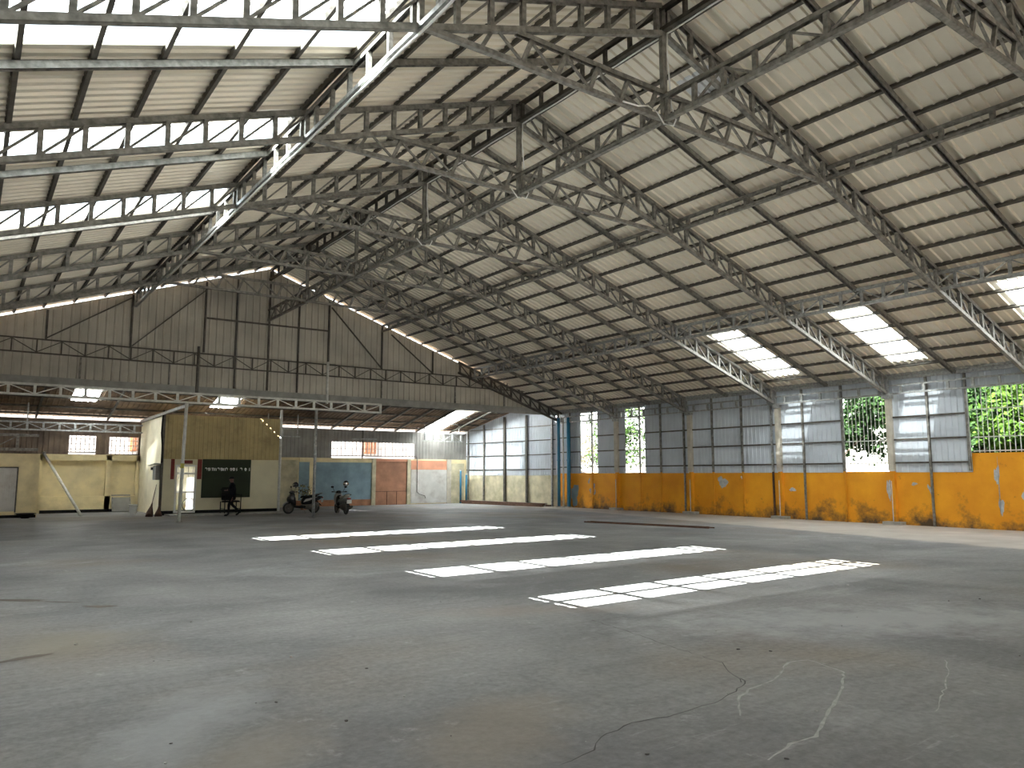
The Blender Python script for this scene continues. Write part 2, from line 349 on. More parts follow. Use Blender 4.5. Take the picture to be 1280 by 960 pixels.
# ------------------------------------------------------------------ camera, sun, sky
cam = bpy.data.cameras.new('camera'); co = bpy.data.objects.new('camera', cam); COL.objects.link(co); SC.camera = co
cam.sensor_width = 36; cam.lens = 949.165 / 1280 * 36; cam.clip_end = 500; cam.clip_start = 0.05
co.location = (0, 0, EYE); co.rotation_euler = (math.radians(90 + 6.862), 0, -math.radians(35.689))
SUN = V((1.053, 0.15, -1.0)).normalized()
sl = bpy.data.lights.new('sun', 'SUN'); so = bpy.data.objects.new('sun', sl); COL.objects.link(so)
sl.energy = 72; sl.angle = math.radians(0.2); sl.color = (1.0, 0.975, 0.93)
so.rotation_euler = SUN.to_track_quat('-Z', 'Y').to_euler(); so.location = (-20, -5, 40)
w = bpy.data.worlds.new('sky'); SC.world = w; w.use_nodes = True
nt = w.node_tree; bg = nt.nodes['Background']
sky = nt.nodes.new('ShaderNodeTexSky'); sky.sky_type = 'NISHITA'; sky.sun_disc = False
sky.sun_elevation = math.asin(-SUN.z); sky.sun_rotation = math.atan2(-SUN.x, -SUN.y); sky.air_density = 1.3; sky.dust_density = 1.0
hs = nt.nodes.new('ShaderNodeHueSaturation'); hs.inputs['Saturation'].default_value = 0.45; hs.inputs['Value'].default_value = 1.0
nt.links.new(sky.outputs[0], hs.inputs['Color']); nt.links.new(hs.outputs[0], bg.inputs['Color']); bg.inputs['Strength'].default_value = 0.42
SC.view_settings.view_transform = 'Standard'; SC.view_settings.look = 'None'; SC.view_settings.gamma = 1.0
SC.view_settings.exposure = 1.12; SC.view_settings.use_curve_mapping = False
SC.cycles.max_bounces = 8; SC.cycles.diffuse_bounces = 5; SC.cycles.transparent_max_bounces = 12
SC.cycles.sample_clamp_indirect = 12; SC.cycles.caustics_reflective = False; SC.cycles.caustics_refractive = False
SC.cycles.use_denoising = True

# ------------------------------------------------------------------ floor and ground
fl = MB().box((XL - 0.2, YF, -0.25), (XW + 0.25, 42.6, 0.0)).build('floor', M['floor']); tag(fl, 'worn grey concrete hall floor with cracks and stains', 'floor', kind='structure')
gr = MB().box((-90, -90, -0.6), (130, 150, -0.26)).build('ground', M['ground']); tag(gr, 'pale bare ground outside the hall', 'ground', kind='structure')
def ribbon(pts, w0, jitter, z, seed):
    rnd = random.Random(seed); P = []
    for a, b in zip(pts, pts[1:]):
        n = max(2, int((V(b) - V(a)).length / 0.09))
        for i in range(n):
            t = i / n; P.append(V(a).lerp(V(b), t) + V((rnd.uniform(-1, 1), rnd.uniform(-1, 1))) * jitter)
    P.append(V(pts[-1])); mb = MB(); vs = []
    for i, p in enumerate(P):
        d = (P[min(i + 1, len(P) - 1)] - P[max(0, i - 1)]).normalized(); nn = V((-d.y, d.x)); ww = w0 * rnd.uniform(0.4, 1.3)
        vs += [(p.x + nn.x * ww / 2, p.y + nn.y * ww / 2, z), (p.x - nn.x * ww / 2, p.y - nn.y * ww / 2, z)]
    return mb.add(vs, [(2 * i, 2 * i + 1, 2 * i + 3, 2 * i + 2) for i in range(len(P) - 1)])
for i, (pts, wd) in enumerate([([(3.07, 3.77), (3.4, 3.85), (3.6, 4.0), (3.98, 4.08), (4.51, 4.03), (4.95, 4.09), (5.51, 4.26), (5.6, 4.4)], 0.011),
                               ([(5.51, 4.3), (5.7, 4.6), (5.92, 4.88), (6.0, 5.35), (6.16, 6.17), (6.35, 7.17)], 0.009)]):
    tag(ribbon(pts, wd, 0.018, 0.003, i).build('crack', M['crack'], fl), 'dark hairline crack in the concrete')
for i, (pts, wd) in enumerate([([(4.75, 3.75), (5.06, 4.01), (5.37, 4.15), (5.81, 4.2), (6.44, 4.51), (6.68, 4.45)], 0.022),
                               ([(6.68, 4.45), (6.54, 4.0), (5.82, 3.61), (5.16, 3.34), (4.81, 3.17), (4.54, 3.18), (4.17, 3.09)], 0.026),
                               ([(7.74, 3.69), (7.3, 3.45), (6.8, 3.25), (6.01, 2.96)], 0.012)]):
    tag(ribbon(pts, wd, 0.012, 0.002, 10 + i).build('mortar_repair', M['mortar'], fl), 'pale mortar line over a mended crack')
def blob(cx, cy, rx, ry, rot, seed, z=0.002, n=26, rough=0.35):
    rnd = random.Random(seed); ph = [rnd.uniform(0, 6.28) for _ in range(4)]; vs = []
    for k in range(n):
        t = 2 * math.pi * k / n; r = 1 + rough * (math.sin(2 * t + ph[0]) * 0.4 + math.sin(3 * t + ph[1]) * 0.4 + math.sin(7 * t + ph[2]) * 0.25)
        a, b = rx * r * math.cos(t), ry * r * math.sin(t)
        vs.append((cx + a * math.cos(rot) - b * math.sin(rot), cy + a * math.sin(rot) + b * math.cos(rot), z))
    return vs
for i, (cx, cy, rx, ry, rot) in enumerate([(0.75, 13.0, 0.45, 0.09, -0.75), (1.62, 11.75, 0.2, 0.10, -0.7), (1.2, 12.5, 0.35, 0.03, -0.8), (0.6, 8.9, 0.22, 0.07, 0.3)]):
    vs = blob(cx, cy, rx, ry, rot, i); tag(MB().add(vs, [tuple(range(len(vs)))]).build('damp_stain', M['stain'], fl), 'dark brown damp stain')
rnd = random.Random(5)
for i in range(70):
    d_ = 2.6 + 11 * rnd.random() ** 1.4; a_ = rnd.uniform(0.05, 1.2)
    x, y = d_ * math.sin(a_), d_ * math.cos(a_)
    s = rnd.uniform(0.006, 0.015) * (0.6 + d_ / 14); vs = blob(x, y, s, s * 0.7, rnd.uniform(0, 3), 40 + i, 0.0, 7, 0.4)
    mb = MB().poly(vs, s * 0.6, (0, 0, 1)); o = mb.build('concrete_chip', M['mortar'] if i % 3 else M['crack'])
    nm = 'pale' if i % 3 else 'dark'
    tag(o, f'tiny {nm} chip of concrete lying on the open floor', 'chip', f'{nm} chips on the floor')

# ------------------------------------------------------------------ roof slopes with roof lights
SKY_L = [(6.85, 7.9, 'clear'), (5.9, 6.85, 'milky'), (10.60, 11.66, 'clear'), (9.90, 10.60, 'milky'), (15.2, 16.35, 'clear'), (14.95, 15.2, 'milky'), (19.75, 20.9, 'clear'), (20.9, 21.3, 'milky')]
SKXL = (-0.85, 5.15)
SKY_R = [(7.65, 8.75), (12.45, 13.65), (17.35, 18.5)]
SKXR = (22.6, 26.3)
def slope_strip(mb, side, y0, y1, x0, x1):
    sg = 1 if side == 'R' else -1
    B = V((1, 0, -SL * sg)).normalized(); c = math.sqrt(1 + SL * SL)
    N = V((-SL * sg if side == 'R' else -SL * sg, 0, -1)).normalized()
    mb.corr((x0, y0, roofz(x0)), (0, 1, 0), B, N, y1 - y0, 0, (x1 - x0) * c, 0.25, 0.05, -(y0 % 0.25))
for side, xa, xb, cuts, sx in (('L', XL - 0.4, XR, [(a, b) for a, b, _ in SKY_L], SKXL), ('R', XR, XW + 0.5, SKY_R, SKXR)):
    mb = MB(); y = YF; cs = []
    for a, b in sorted(cuts):
        if cs and abs(cs[-1][1] - a) < 1e-6: cs[-1] = (cs[-1][0], b)
        else: cs.append((a, b))
    for a, b in cs:
        slope_strip(mb, side, y, a, xa, xb); slope_strip(mb, side, a, b, xa, sx[0]); slope_strip(mb, side, a, b, sx[1], xb); y = b
    slope_strip(mb, side, y, YG + 0.2, xa, xb)
    o = mb.build('ceiling', M['roof'])
    tag(o, 'beige ribbed sheet roof slope on the %s side of the ridge' % ('left' if side == 'L' else 'right'), 'roof', kind='structure')
rc = MB()
for sg in (-1, 1): rc.bar((XR + sg * 0.2, YF, ZR - 0.02), (XR + sg * 0.2, YG + 0.2, ZR - 0.02), 0.45, 0.01, (sg * SL, 0, 1))
tag(rc.build('ridge_flashing', M['roof']), 'folded beige flashing closing the top of the roof', 'flashing')
lw = {0: 'ahead of the nearest roof truss, above the nearest sun patch', 1: 'behind the nearest roof truss', 2: 'behind the second roof truss', 3: 'behind the third roof truss'}
for i in range(4):
    root = empty('skylight', (0, 0, 0), label='long white left roof light, ' + lw[i], cat='skylight', group=None)
    for (a, b, k) in SKY_L[2 * i:2 * i + 2]:
        mb = MB(); slope_strip(mb, 'L', a, b, *SKXL); o = mb.build('clear_sheet' if k == 'clear' else 'milky_sheet', M[k], root)
        if k == 'milky': o['label'] = 'milky weathered sheet'
rw = ['nearest the camera, cut by the picture edge', 'above the two bright cladding panels', 'above the barred opening\'s far side, last before the corner']
for i, (a, b) in enumerate(SKY_R):
    mb = MB(); slope_strip(mb, 'R', a, b, *SKXR); o = mb.build('skylight', M['half'])
    tag(o, ['white roof light low on the right slope, cut off by the frame edge', 'greenish white roof light on the right slope, middle of the three', 'blown-out white roof light on the right slope, farthest of the three'][i], 'skylight')
mb = MB(); slope_strip(mb, 'R', 9.9, 10.9, 12.35, 13.0)
for i, v in enumerate(mb.v): mb.v[i] = (v[0], v[1], v[2] - 0.012)
tag(mb.build('patch_sheet', M['foil']), 'small shiny metal patch sheet under the right roof slope near the ridge', 'roof patch')

# purlins (folded channels under the sheets)
PR = [11.17 + 0.905 * k for k in range(18)] + [27.2]
PL = [9.95, 9.2, 8.25, 7.2, 6.15, 5.1, 4.1, 3.05, 2.05, 1.12, 0.2, -0.72, -1.65, -2.57, -3.5, -4.4, -5.3, -6.1]
for side, xs in (('right', PR), ('left', PL)):
    for i, x in enumerate(xs):
        sg = 1 if side == 'right' else -1; mb = MB()
        mb.channel((x, YF + 0.05, roofz(x) - 0.075), (x, YG + 0.12, roofz(x) - 0.08), 0.075, 0.085, (sg * SL, 0, 1), 0.006)
        tag(mb.build('purlin', M['steel_dark'] if i < 18 else M['steel_light']), f'{ORD[i]} backlit dark steel purlin down from the ridge on the {side} slope', 'purlin', f'purlins on the {side} roof slope')

# light rafters between the trusses
for side in ('right', 'left'):
    for i, y in enumerate(YMID):
        mb = MB(); sg = 1 if side == 'right' else -1; xe = (XW - 0.15) if side == 'right' else (XL + 0.1)
        x0 = XR + sg * 0.3
        mb.channel((x0, y, roofz(x0) - 0.19), (xe, y, roofz(xe) - 0.19), 0.11, 0.12, (sg * SL, 0, 1), 0.01, False)
        n = len(YMID) - 1 - i
        tag(mb.build('rafter', M['steel']), f'plain steel rafter on the {side} slope, {ORD[n]} out from the end wall', 'rafter', f'plain rafters on the {side} slope')

# ------------------------------------------------------------------ main roof trusses
ZA = 10.372; DEP = 0.57; PS = 0.65
NP = 26
def zl(x): return ZA - SL * abs(x - XR)
def make_truss():
    t = empty('roof_truss', (0, YT[1], 0), cat='roof truss', group='main roof trusses')
    up = lambda sg: (sg * SL, 0, 1)
    for sg, xe in ((-1, XL + 0.1), (1, XW - 0.1)):
        x0 = XR + sg * 0.04
        MB().channel((x0, 0, zl(x0)), (xe, 0, zl(xe)), 0.11, 0.10, up(sg), 0.012, True).build('bottom_chord', M['steel'], t)
        MB().channel((x0, 0, zl(x0) + DEP), (xe, 0, zl(xe) + DEP), 0.11, 0.10, up(sg), 0.012, False).build('top_chord', M['steel'], t)
    post = MB(); post.bar((0, 0, 0.03), (0, 0, DEP - 0.03), 0.085, 0.085, (1, 0, 0)); p0 = None
    for sg in (-1, 1):
        br = MB(); br.bar((0, 0, 0.05), (-sg * PS, 0, SL * PS + DEP - 0.05), 0.04, 0.04); b0 = None
        for k in range(NP):
            x = XR + sg * (0.16 + PS * k)
            if p0 is None: p0 = post.build('web_post', M['steel'], t); p0.location = (x, 0, zl(x))
            else: inst(p0, t, (x, 0, zl(x)))
            if k:
                if b0 is None: b0 = br.build('web_brace', M['steel'], t); b0.location = (x, 0.02, zl(x))
                else: inst(b0, t, (x, 0.02, zl(x)))
    # king post and the shallow tie girder hung from it
    MB().bar((XR, 0, 8.5), (XR, 0, ZA + DEP), 0.10, 0.10, (1, 0, 0)).build('king_post', M['steel'], t)
    for sg in (-1, 1):
        xb, xt = XR + sg * 5.25, XR + sg * 3.55
        MB().channel((XR + sg * 0.06, 0.0, 8.60), (xb, 0.0, 8.575), 0.10, 0.085, (0, 0, 1), 0.01).build('tie_bottom_chord', M['steel'], t)
        MB().channel((XR + sg * 0.06, 0.0, 9.13), (xt, 0.0, 9.12), 0.10, 0.085, (0, 0, 1), 0.01, False).build('tie_top_chord', M['steel'], t)
        pm = MB().bar((-0.10, 0, 0.03), (0.10, 0, 0.50), 0.07, 0.07); dm = MB().bar((-0.68, 0, 0.48), (-0.10, 0, 0.03), 0.04, 0.04)
        a = b = None
        for k in range(6):
            x = XR + sg * (0.32 + 0.75 * k) + (0 if sg < 0 else 0.1)
            if k == 5: continue
            a2 = pm.build('tie_post', M['steel'], t) if a is None else inst(a, t, (0, 0, 0)); a = a or a2; a2.location = (x, 0, 8.60)
            if (sg < 0) or k > 0:
                b2 = dm.build('tie_brace', M['steel'], t) if b is None else inst(b, t, (0, 0, 0)); b = b or b2; b2.location = (x, 0, 8.60)
        if sg < 0:
            MB().bar((6.33, 0, 8.62), (6.5, 0, 8.92), 0.06, 0.06).build('tie_post', M['steel'], t)
    # end plates on the eaves
    for xe in (XL + 0.13, XW - 0.14):
        MB().bar((xe, 0, zl(xe) - 0.06), (xe, 0, zl(xe) + DEP), 0.12, 0.10, (1, 0, 0)).build('end_post', M['steel_light'], t)
    return t
truss = make_truss()
tl = ['main roof truss in the upper right corner, closest overhead', 'nearest main roof truss with a full tie girder, crossing the top of the picture', 'second main roof truss with tie girder, ending by the barred opening', 'third main roof truss from the camera, mid hall',
      'fourth main roof truss from the camera', 'fifth main roof truss, last before the end wall']
for i in range(6):
    o = truss if i == 1 else copy_tree(truss)
    o.location = (0, YT[i], 0); o['label'] = tl[i]
# short half truss against the end wall
t = empty('end_truss', (0, YG - 0.22, 0), label='short dark rafter truss against the end wall above the blue pipes', cat='roof truss')
MB().channel((20.4, 0, zl(20.4)), (XW - 0.1, 0, zl(XW - 0.1)), 0.1, 0.1, (SL, 0, 1)).build('bottom_chord', M['steel_dark'], t)
MB().channel((20.4, 0, zl(20.4) + DEP - .05), (XW - 0.1, 0, zl(XW - 0.1) + DEP - .05), 0.1, 0.1, (SL, 0, 1), 0.012, False).build('top_chord', M['steel_dark'], t)
pm = MB().bar((0, 0, 0.03), (0, 0, DEP - 0.08), 0.08, 0.08, (1, 0, 0)); a = None
bm = MB().bar((0, 0, 0.05), (-PS, 0, SL * PS + DEP - 0.1), 0.05, 0.04); b = None
for k in range(11):
    x = 20.5 + PS * k; a2 = pm.build('web_post', M['steel_dark'], t) if a is None else inst(a, t, (0, 0, 0)); a = a or a2; a2.location = (x, 0, zl(x))
    if k:
        b2 = bm.build('web_brace', M['steel_dark'], t) if b is None else inst(b, t, (0, 0, 0)); b = b or b2; b2.location = (x, 0.02, zl(x))

# ------------------------------------------------------------------ girders running the other way
def girder(name, label, cat, P, D, L, h, sp, pattern, m, cw=0.10, ch=0.085, pw=0.075, bw=0.035, group=None, first=0.15, hang=()):
    D = V(D).normalized(); rz = math.atan2(D.y, D.x)
    t = empty(name, P, rz, label, cat, group)
    mb = m if not isinstance(m, tuple) else m[0]; mt = m if not isinstance(m, tuple) else m[1]
    MB().channel((0, 0, 0), (L, 0, 0), cw, ch, (0, 0, 1), 0.01).build('bottom_chord', mb, t)
    MB().channel((0, 0, h), (L, 0, h), cw, ch, (0, 0, 1), 0.01, False).build('top_chord', mt, t)
    pm = MB().bar((0, 0, ch / 2 - 0.02), (0, 0, h - ch / 2 + 0.02), pw, pw, (1, 0, 0)); a = None
    for (hx, hz) in hang: MB().bar((hx, 0, h - 0.02), (hx, 0, hz), 0.05, 0.05, (1, 0, 0)).build('hanger', mt, t)
    n = int((L - first) / sp) + 1
    d1 = MB().bar((0, 0, 0.03), (sp, 0, h - 0.03), bw, bw); d2 = MB().bar((0, 0, h - 0.03), (sp, 0, 0.03), bw, bw); bs = [None, None]
    for k in range(min(n, 98)):
        x = first + sp * k
        a2 = pm.build('web_post', mt, t) if a is None else inst(a, t, (0, 0, 0)); a = a or a2; a2.location = (x, 0, 0)
        if pattern and k < n - 1:
            j = {'N': 0, 'Z': k % 2, 'M': 1}[pattern]
            b2 = (d1, d2)[j].build('web_brace', mt, t) if bs[j] is None else inst(bs[j], t, (0, 0, 0)); bs[j] = bs[j] or b2; b2.location = (x, 0, 0)
    return t
Y0 = YF + 0.3; LY = YG - 0.12 - Y0
girder('ridge_girder', 'dark battened girder right under the roof ridge', 'girder', (XR, Y0, 10.44), (0, 1, 0), LY, 0.42, 0.745, None, M['steel_dark'], group=None)
girder('hanging_girder', 'braced girder hung below the ridge on the king posts', 'girder', (XR, Y0, 8.585), (0, 1, 0), LY, 0.46, 0.67, 'Z', M['steel'], 0.11, 0.08, 0.08, 0.04)
girder('purlin_girder', 'battened girder on the left slope, white pipe along its lower edge', 'girder', (5.19, Y0, 8.53), (0, 1, 0), LY, 0.50, 0.80, None, (M['steel_light'], M['steel']))  # paler lower chord puts the skylight sun into its colour
girder('ladder_girder', 'shallow dark ladder girder on the right slope, halfway between ridge and roof lights', 'girder', (16.1, Y0, 8.70), (0, 1, 0), LY, 0.27, 0.98, None, M['steel'], 0.11, 0.07, 0.09)
girder('lower_girder', 'light grey braced girder on the right slope at the top of the roof lights', 'girder', (21.3, Y0, 6.79), (0, 1, 0), LY, 0.46, 0.66, 'Z', M['steel_light'])
girder('eave_girder', 'battened eave girder along the top of the right wall', 'girder', (XW - 0.22, Y0, 4.68), (0, 1, 0), LY, 0.30, 0.80, None, M['steel_light'], 0.07, 0.055, 0.08)
girder('left_eave_girder', 'battened girder along the left eave', 'girder', (XL + 0.25, Y0, 4.68), (0, 1, 0), LY, 0.30, 0.80, None, M['steel'], 0.07, 0.055, 0.08)
mb = MB().channel((XW - 0.1, YF + 0.1, 5.28), (XW - 0.1, YG, 5.28), 0.08, 0.16, (0, 0, 1), 0.01)
tag(mb.build('eave_beam', M['steel_light']), 'light grey eave beam under the roof edge above the blue cladding', 'beam')

# ------------------------------------------------------------------ end wall (gable)
mb = MB(); mb.corr((XL, YG, 0), (1, 0, 0), (0, 0, 1), (0, -1, 0), XW - XL, 5.2, lambda a: max(5.25, roofz(XL + a) - 0.15), 0.30, 0.03)
ge = mb.build('wall_end', M['gable']); tag(ge, 'taupe ribbed sheet gable closing the upper end of the hall', 'wall', kind='structure')
mb = MB(); mb.corr((XL, YF + 0.05, 0), (1, 0, 0), (0, 0, 1), (0, -1, 0), XW - XL, 2.6, lambda a: max(5.0, roofz(XL + a) - 0.05), 0.30, 0.03)  # unseen added gable; its lower edge sets how much light enters
tag(mb.build('wall_front_unseen', M['gable']), 'unseen ribbed sheet gable added behind the camera over the fill light opening', 'wall', kind='structure')
mb = MB().channel((XL, YG - 0.06, 5.27), (XW - 0.2, YG - 0.06, 5.27), 0.10, 0.33, (0, 0, 1), 0.012)
mb.bar((XL, YG - 0.13, 5.27), (XW - 0.2, YG - 0.13, 5.27), 0.02, 0.33)
tag(mb.build('header_beam', M['beam']), 'deep grey header beam along the bottom of the gable sheets', 'beam')
girder('gable_girder', 'dark braced girder across the gable sheets', 'girder', (XL, YG - 0.17, 6.31), (1, 0, 0), XW - XL - 0.3, 0.52, 0.80, 'Z', M['steel_dark'], 0.06, 0.05, 0.05, 0.03)
gp = [(-0.9, None), (2.2, None), (5.1, None), (7.9, None), (9.2, None), (10.62, None), (11.97, None), (13.4, None), (16.13, None), (18.96, None), (21.8, None), (24.6, None)]
for i, (x, _) in enumerate(gp):
    zt = roofz(x) - 0.25; zb = 5.45 if x in (9.2, 11.97) or x == 10.62 else 6.9
    if x in (2.2, 5.1, 16.13, 18.96): zb = 6.86
    mb = MB().channel((x, YG - 0.08, zb), (x, YG - 0.08, zt), 0.07, 0.07, (0, 1, 0), 0.008)
    tag(mb.build('gable_post', M['steel_dark']), f'{ORD[i]} thin dark upright on the gable sheets, counted from the left', 'gable post', 'uprights on the gable')
for i, (x, z0, z1) in enumerate([(3.4, 5.45, 6.28), (6.6, 5.45, 6.28), (16.15, 5.45, 6.28), (20.3, 5.45, 6.28), (23.4, 5.45, 6.28)]):
    tag(MB().bar((x, YG - 0.09, z0), (x, YG - 0.09, z1), 0.08, 0.06, (1, 0, 0)).build('gable_strut', M['steel']), f'{ORD[i]} short strut from the left between header beam and gable girder', 'strut', 'short struts under the gable girder')
for i, (x0, z0, x1, z1) in enumerate([(2.2, 6.9, 5.05, 8.85), (5.15, 6.9, 7.85, 9.55), (13.5, 9.55, 16.1, 6.9), (16.6, 8.6, 18.9, 6.9)]):
    mb = MB().bar((x0, YG - 0.13, z0), (x1, YG - 0.13, z1), 0.05, 0.05)
    tag(mb.build('gable_brace', M['steel_dark']), ['slanting brace low on the far left of the gable', 'slanting brace left of the gable\'s ridge upright', 'slanting brace falling right from the tie girder end on the gable', 'slanting brace nearest the right side of the gable'][i], 'brace')
mb = MB().bar((7.95, YG - 0.12, 8.38), (13.38, YG - 0.12, 8.42), 0.05, 0.07)
tag(mb.build('gable_rail', M['steel_dark']), 'horizontal dark rail across the middle of the gable', 'rail')

# ------------------------------------------------------------------ right wall
wr = empty('wall_right', (0, 0, 0), label='right hall wall, orange masonry below blue grey ribbed sheets', cat='wall', kind='structure')
mb = MB()
mb.poly([(XW, YF, -0.02), (XW, 33.6, -0.02), (XW, 33.6, 1.89), (XW, 11.73, 1.89), (XW, 11.73, 2.49), (XW, YF, 2.49)], 0.16, (1, 0, 0))
mb.build('masonry', M['orange'], wr)
def rsheet(y0, y1, z0, z1):
    return MB().corr((XW - 0.02, y0, 0), (0, 1, 0), (0, 0, 1), (-1, 0, 0), y1 - y0, z0, z1, 0.2, 0.022).build('cladding_sheet', M['blue'], wr)
ZT = 5.55
for (a, b, z0, z1) in [(31.6, 33.5, 1.86, ZT), (28.15, 30.25, 1.86, ZT), (23.98, 26.75, 1.86, ZT), (19.1, 23.98, 1.86, ZT), (16.22, 19.1, 1.86, ZT), (11.73, 14.5, 1.86, ZT),
                       (14.5, 16.22, 4.66, ZT), (YF, -1.6, 2.45, ZT), (-1.6, 11.73, 4.66, ZT), (26.75, 28.15, 5.12, ZT), (30.25, 31.6, 5.12, ZT)]:
    rsheet(a, b, z0, z1)
for z in (2.2, 3.03, 3.84):
    for (a, b) in [(31.6, 33.4), (28.15, 30.25), (16.22, 26.75), (11.75, 14.5)]:
        MB().bar((XW - 0.06, a, z), (XW - 0.06, b, z), 0.04, 0.06).build('girt', M['steel_dark'], wr)
# peeled plaster patches and stain shapes on the masonry
def patch(y, z, ry, rz, seed, m, lab, rot=0.0, rough=0.5):
    vs = [(XW - 0.004, p[0], p[1]) for p in [(q[0], q[1]) for q in blob(y, z, ry, rz, rot, seed, 0, 22, rough)]]
    o = MB().add(vs, [tuple(range(len(vs)))]).build('peeled_patch', m, wr); o['label'] = lab
patch(22.1, 1.45, 0.22, 0.26, 1, M['plaster'], 'grey patch of bare plaster')
patch(21.05, 1.66, 0.07, 0.06, 2, M['white'], 'small white chip')
patch(18.6, 1.18, 0.12, 0.09, 3, M['plaster'], 'small bare patch')
patch(14.62, 1.25, 0.07, 0.42, 4, M['plaster'], 'tall bare strip beside the pillar')
patch(13.7, 1.45, 0.11, 0.05, 5, M['mortar'], 'pale scuff')
patch(13.15, 1.22, 0.06, 0.2, 6, M['plaster'], 'slanting bare patch', -0.35)
patch(11.02, 1.75, 0.07, 0.32, 7, M['plaster'], 'upper bare plaster patch on the crack')
patch(10.95, 0.75, 0.065, 0.3, 8, M['plaster'], 'lower bare plaster patch on the crack')
patch(10.98, 1.25, 0.015, 0.9, 9, M['mortar'], 'pale crack line')
patch(10.18, 1.2, 0.14, 0.28, 10, M['plaster'], 'large bare plaster patch')
for i, (y, z, a, b) in enumerate([(13.35, 1.2, 0.2, 0.16), (20.2, 1.05, 0.13, 0.2), (18.2, 1.1, 0.35, 0.28), (17.2, 0.8, 0.3, 0.35), (28.0, 0.9, 0.12, 0.35), (29.6, 0.7, 0.2, 0.45), (25.9, 1.4, 0.12, 0.1)]):
    pass
for i, (y, z) in enumerate([(31.0, 1.45), (30.6, 1.2), (30.9, 0.95), (30.55, 0.85)]): patch(y, z, 0.07, 0.14, 30 + i, M['mortar'], 'pale flaked patch', 0.2)
patch(32.2, 0.7, 0.35, 0.5, 37, M['blue_paint'], 'bluish smear by the corner')

def bars(name, o, y0, y1, z0, z1, sp, label, rails, wall='x'):
    root = empty(name, (0, 0, 0), label=label, cat='window', kind='structure')
    bm = MB().tube([(0, 0, z0), (0, 0, z1)], 0.014, 6); a = None; n = int((y1 - y0) / sp)
    for k in range(1, n + 1):
        y = y0 + sp * k - sp * 0.4
        if y > y1: break
        b = bm.build('grille_bar', M['steel_white'], root) if a is None else inst(a, root, (0, 0, 0)); a = a or b
        b.location = (o, y, 0)
    for z in rails: MB().bar((o, y0, z), (o, y1, z), 0.02, 0.035).build('grille_rail', M['steel_white'], root)
    return root
bars('window_1', XW + 0.06, -1.6, 11.7, 2.5, 4.66, 0.155, 'wide barred opening at the right edge, full of bright leaves', (2.56, 3.02, 3.95))
bars('window_2', XW + 0.06, 14.5, 16.22, 1.89, 4.66, 0.150, 'barred opening with bright ground below the leaves, beside a cream pillar', (2.2, 3.03))
bars('window_3', XW + 0.06, 26.75, 28.15, 1.89, 5.12, 0.16, 'narrow barred opening with green leaves near the far corner', (2.2, 3.03, 3.85, 4.66))
bars('window_4', XW + 0.06, 30.25, 31.6, 1.89, 5.12, 0.16, 'narrow barred opening closest to the blue pipes', (2.2, 3.03, 3.85, 4.66))

# cream concrete pillars with pads
pil = [(14.40, 'cream concrete pillar beside the barred opening with bright ground'), (19.07, 'cream concrete pillar beside the brightest cladding panel'), (23.80, 'cream pillar in the middle of the shaded cladding'), (28.72, 'dim cream pillar between the two narrow barred openings')]
for y, lab in pil:
    t = empty('pillar', (XW - 0.11, y, 0), label=lab, cat='pillar', group='pillars along the right wall')
    MB().box((-0.09, -0.10, 1.9), (0.11, 0.10, 4.64)).build('shaft', M['pale'], t)
    MB().box((-0.05, -0.07, 0.1), (0.11, 0.07, 1.9)).build('lower_shaft', M['orange'], t)['label'] = 'orange painted lower shaft'
    MB().bar((-0.06, 0.03, 0.1), (-0.06, 0.03, 1.55), 0.05, 0.02, (0, 1, 0)).build('bare_edge', M['plaster'], t)
    MB().poly([(-0.3, -0.32, 0), (0.11, -0.32, 0), (0.11, 0.32, 0), (-0.3, 0.32, 0)], 0.11, (0, 0, 1)).build('pad', M['concrete'], t)
    MB().box((-0.14, -0.16, 4.52), (0.06, 0.16, 4.64)).build('cap_plate', M['steel_light'], t)
# steel posts
sp_ = [(32.47, 0), (30.62, 0), (27.06, 0), (25.67, 0), (24.2, 1), (22.53, 0), (20.93, 0), (19.42, 2), (17.96, 1), (16.26, 0), (13.05, 1), (11.77, 3)]
for i, (y, k) in enumerate(sp_):
    z0 = 1.9 if k == 3 else 0.0; mb = MB()
    m = M['steel'] if k != 2 else M['steel_light']
    t = empty('steel_post', (XW - 0.09, y, 0), label=f'{ORD[i]} grey steel wall post along the right wall, counted from the blue pipes', cat='post', group='steel posts on the right wall')
    MB().channel((0, 0, 1.9), (0, 0, 5.2), 0.075, 0.075, (1, 0, 0), 0.008).build('upper_post', m, t)
    if z0 == 0:
        MB().channel((0, 0, 0), (0, 0, 1.9), 0.07, 0.06, (1, 0, 0), 0.008).build('lower_post', M['orange'] if k in (0,) else M['rust'] if k == 2 else M['steel'], t)
# blue pipes in the corner
for i, (x, y, r, lab, m) in enumerate([(26.95, 33.05, 0.085, 'thick blue downpipe on the left of the corner pair', 'bluepipe'), (27.12, 32.4, 0.10, 'thick blue downpipe on the right of the corner pair', 'bluepipe'), (27.0, 32.72, 0.05, 'thin white pipe standing between the two blue downpipes', 'steel_white')]):
    t = empty('downpipe', (x, y, 0), label=lab, cat='pipe')
    MB().tube([(0, 0, 0.0), (0, 0, 4.95)], r, 14).build('pipe', M[m], t, True)
    MB().tube([(0, 0, 2.55), (0, 0, 2.62)], r + 0.015, 14).build('collar', M[m], t)
    MB().box((-r - 0.04, -r - 0.04, 0), (r + 0.04, r + 0.04, 0.06)).build('foot', M['concrete'], t)
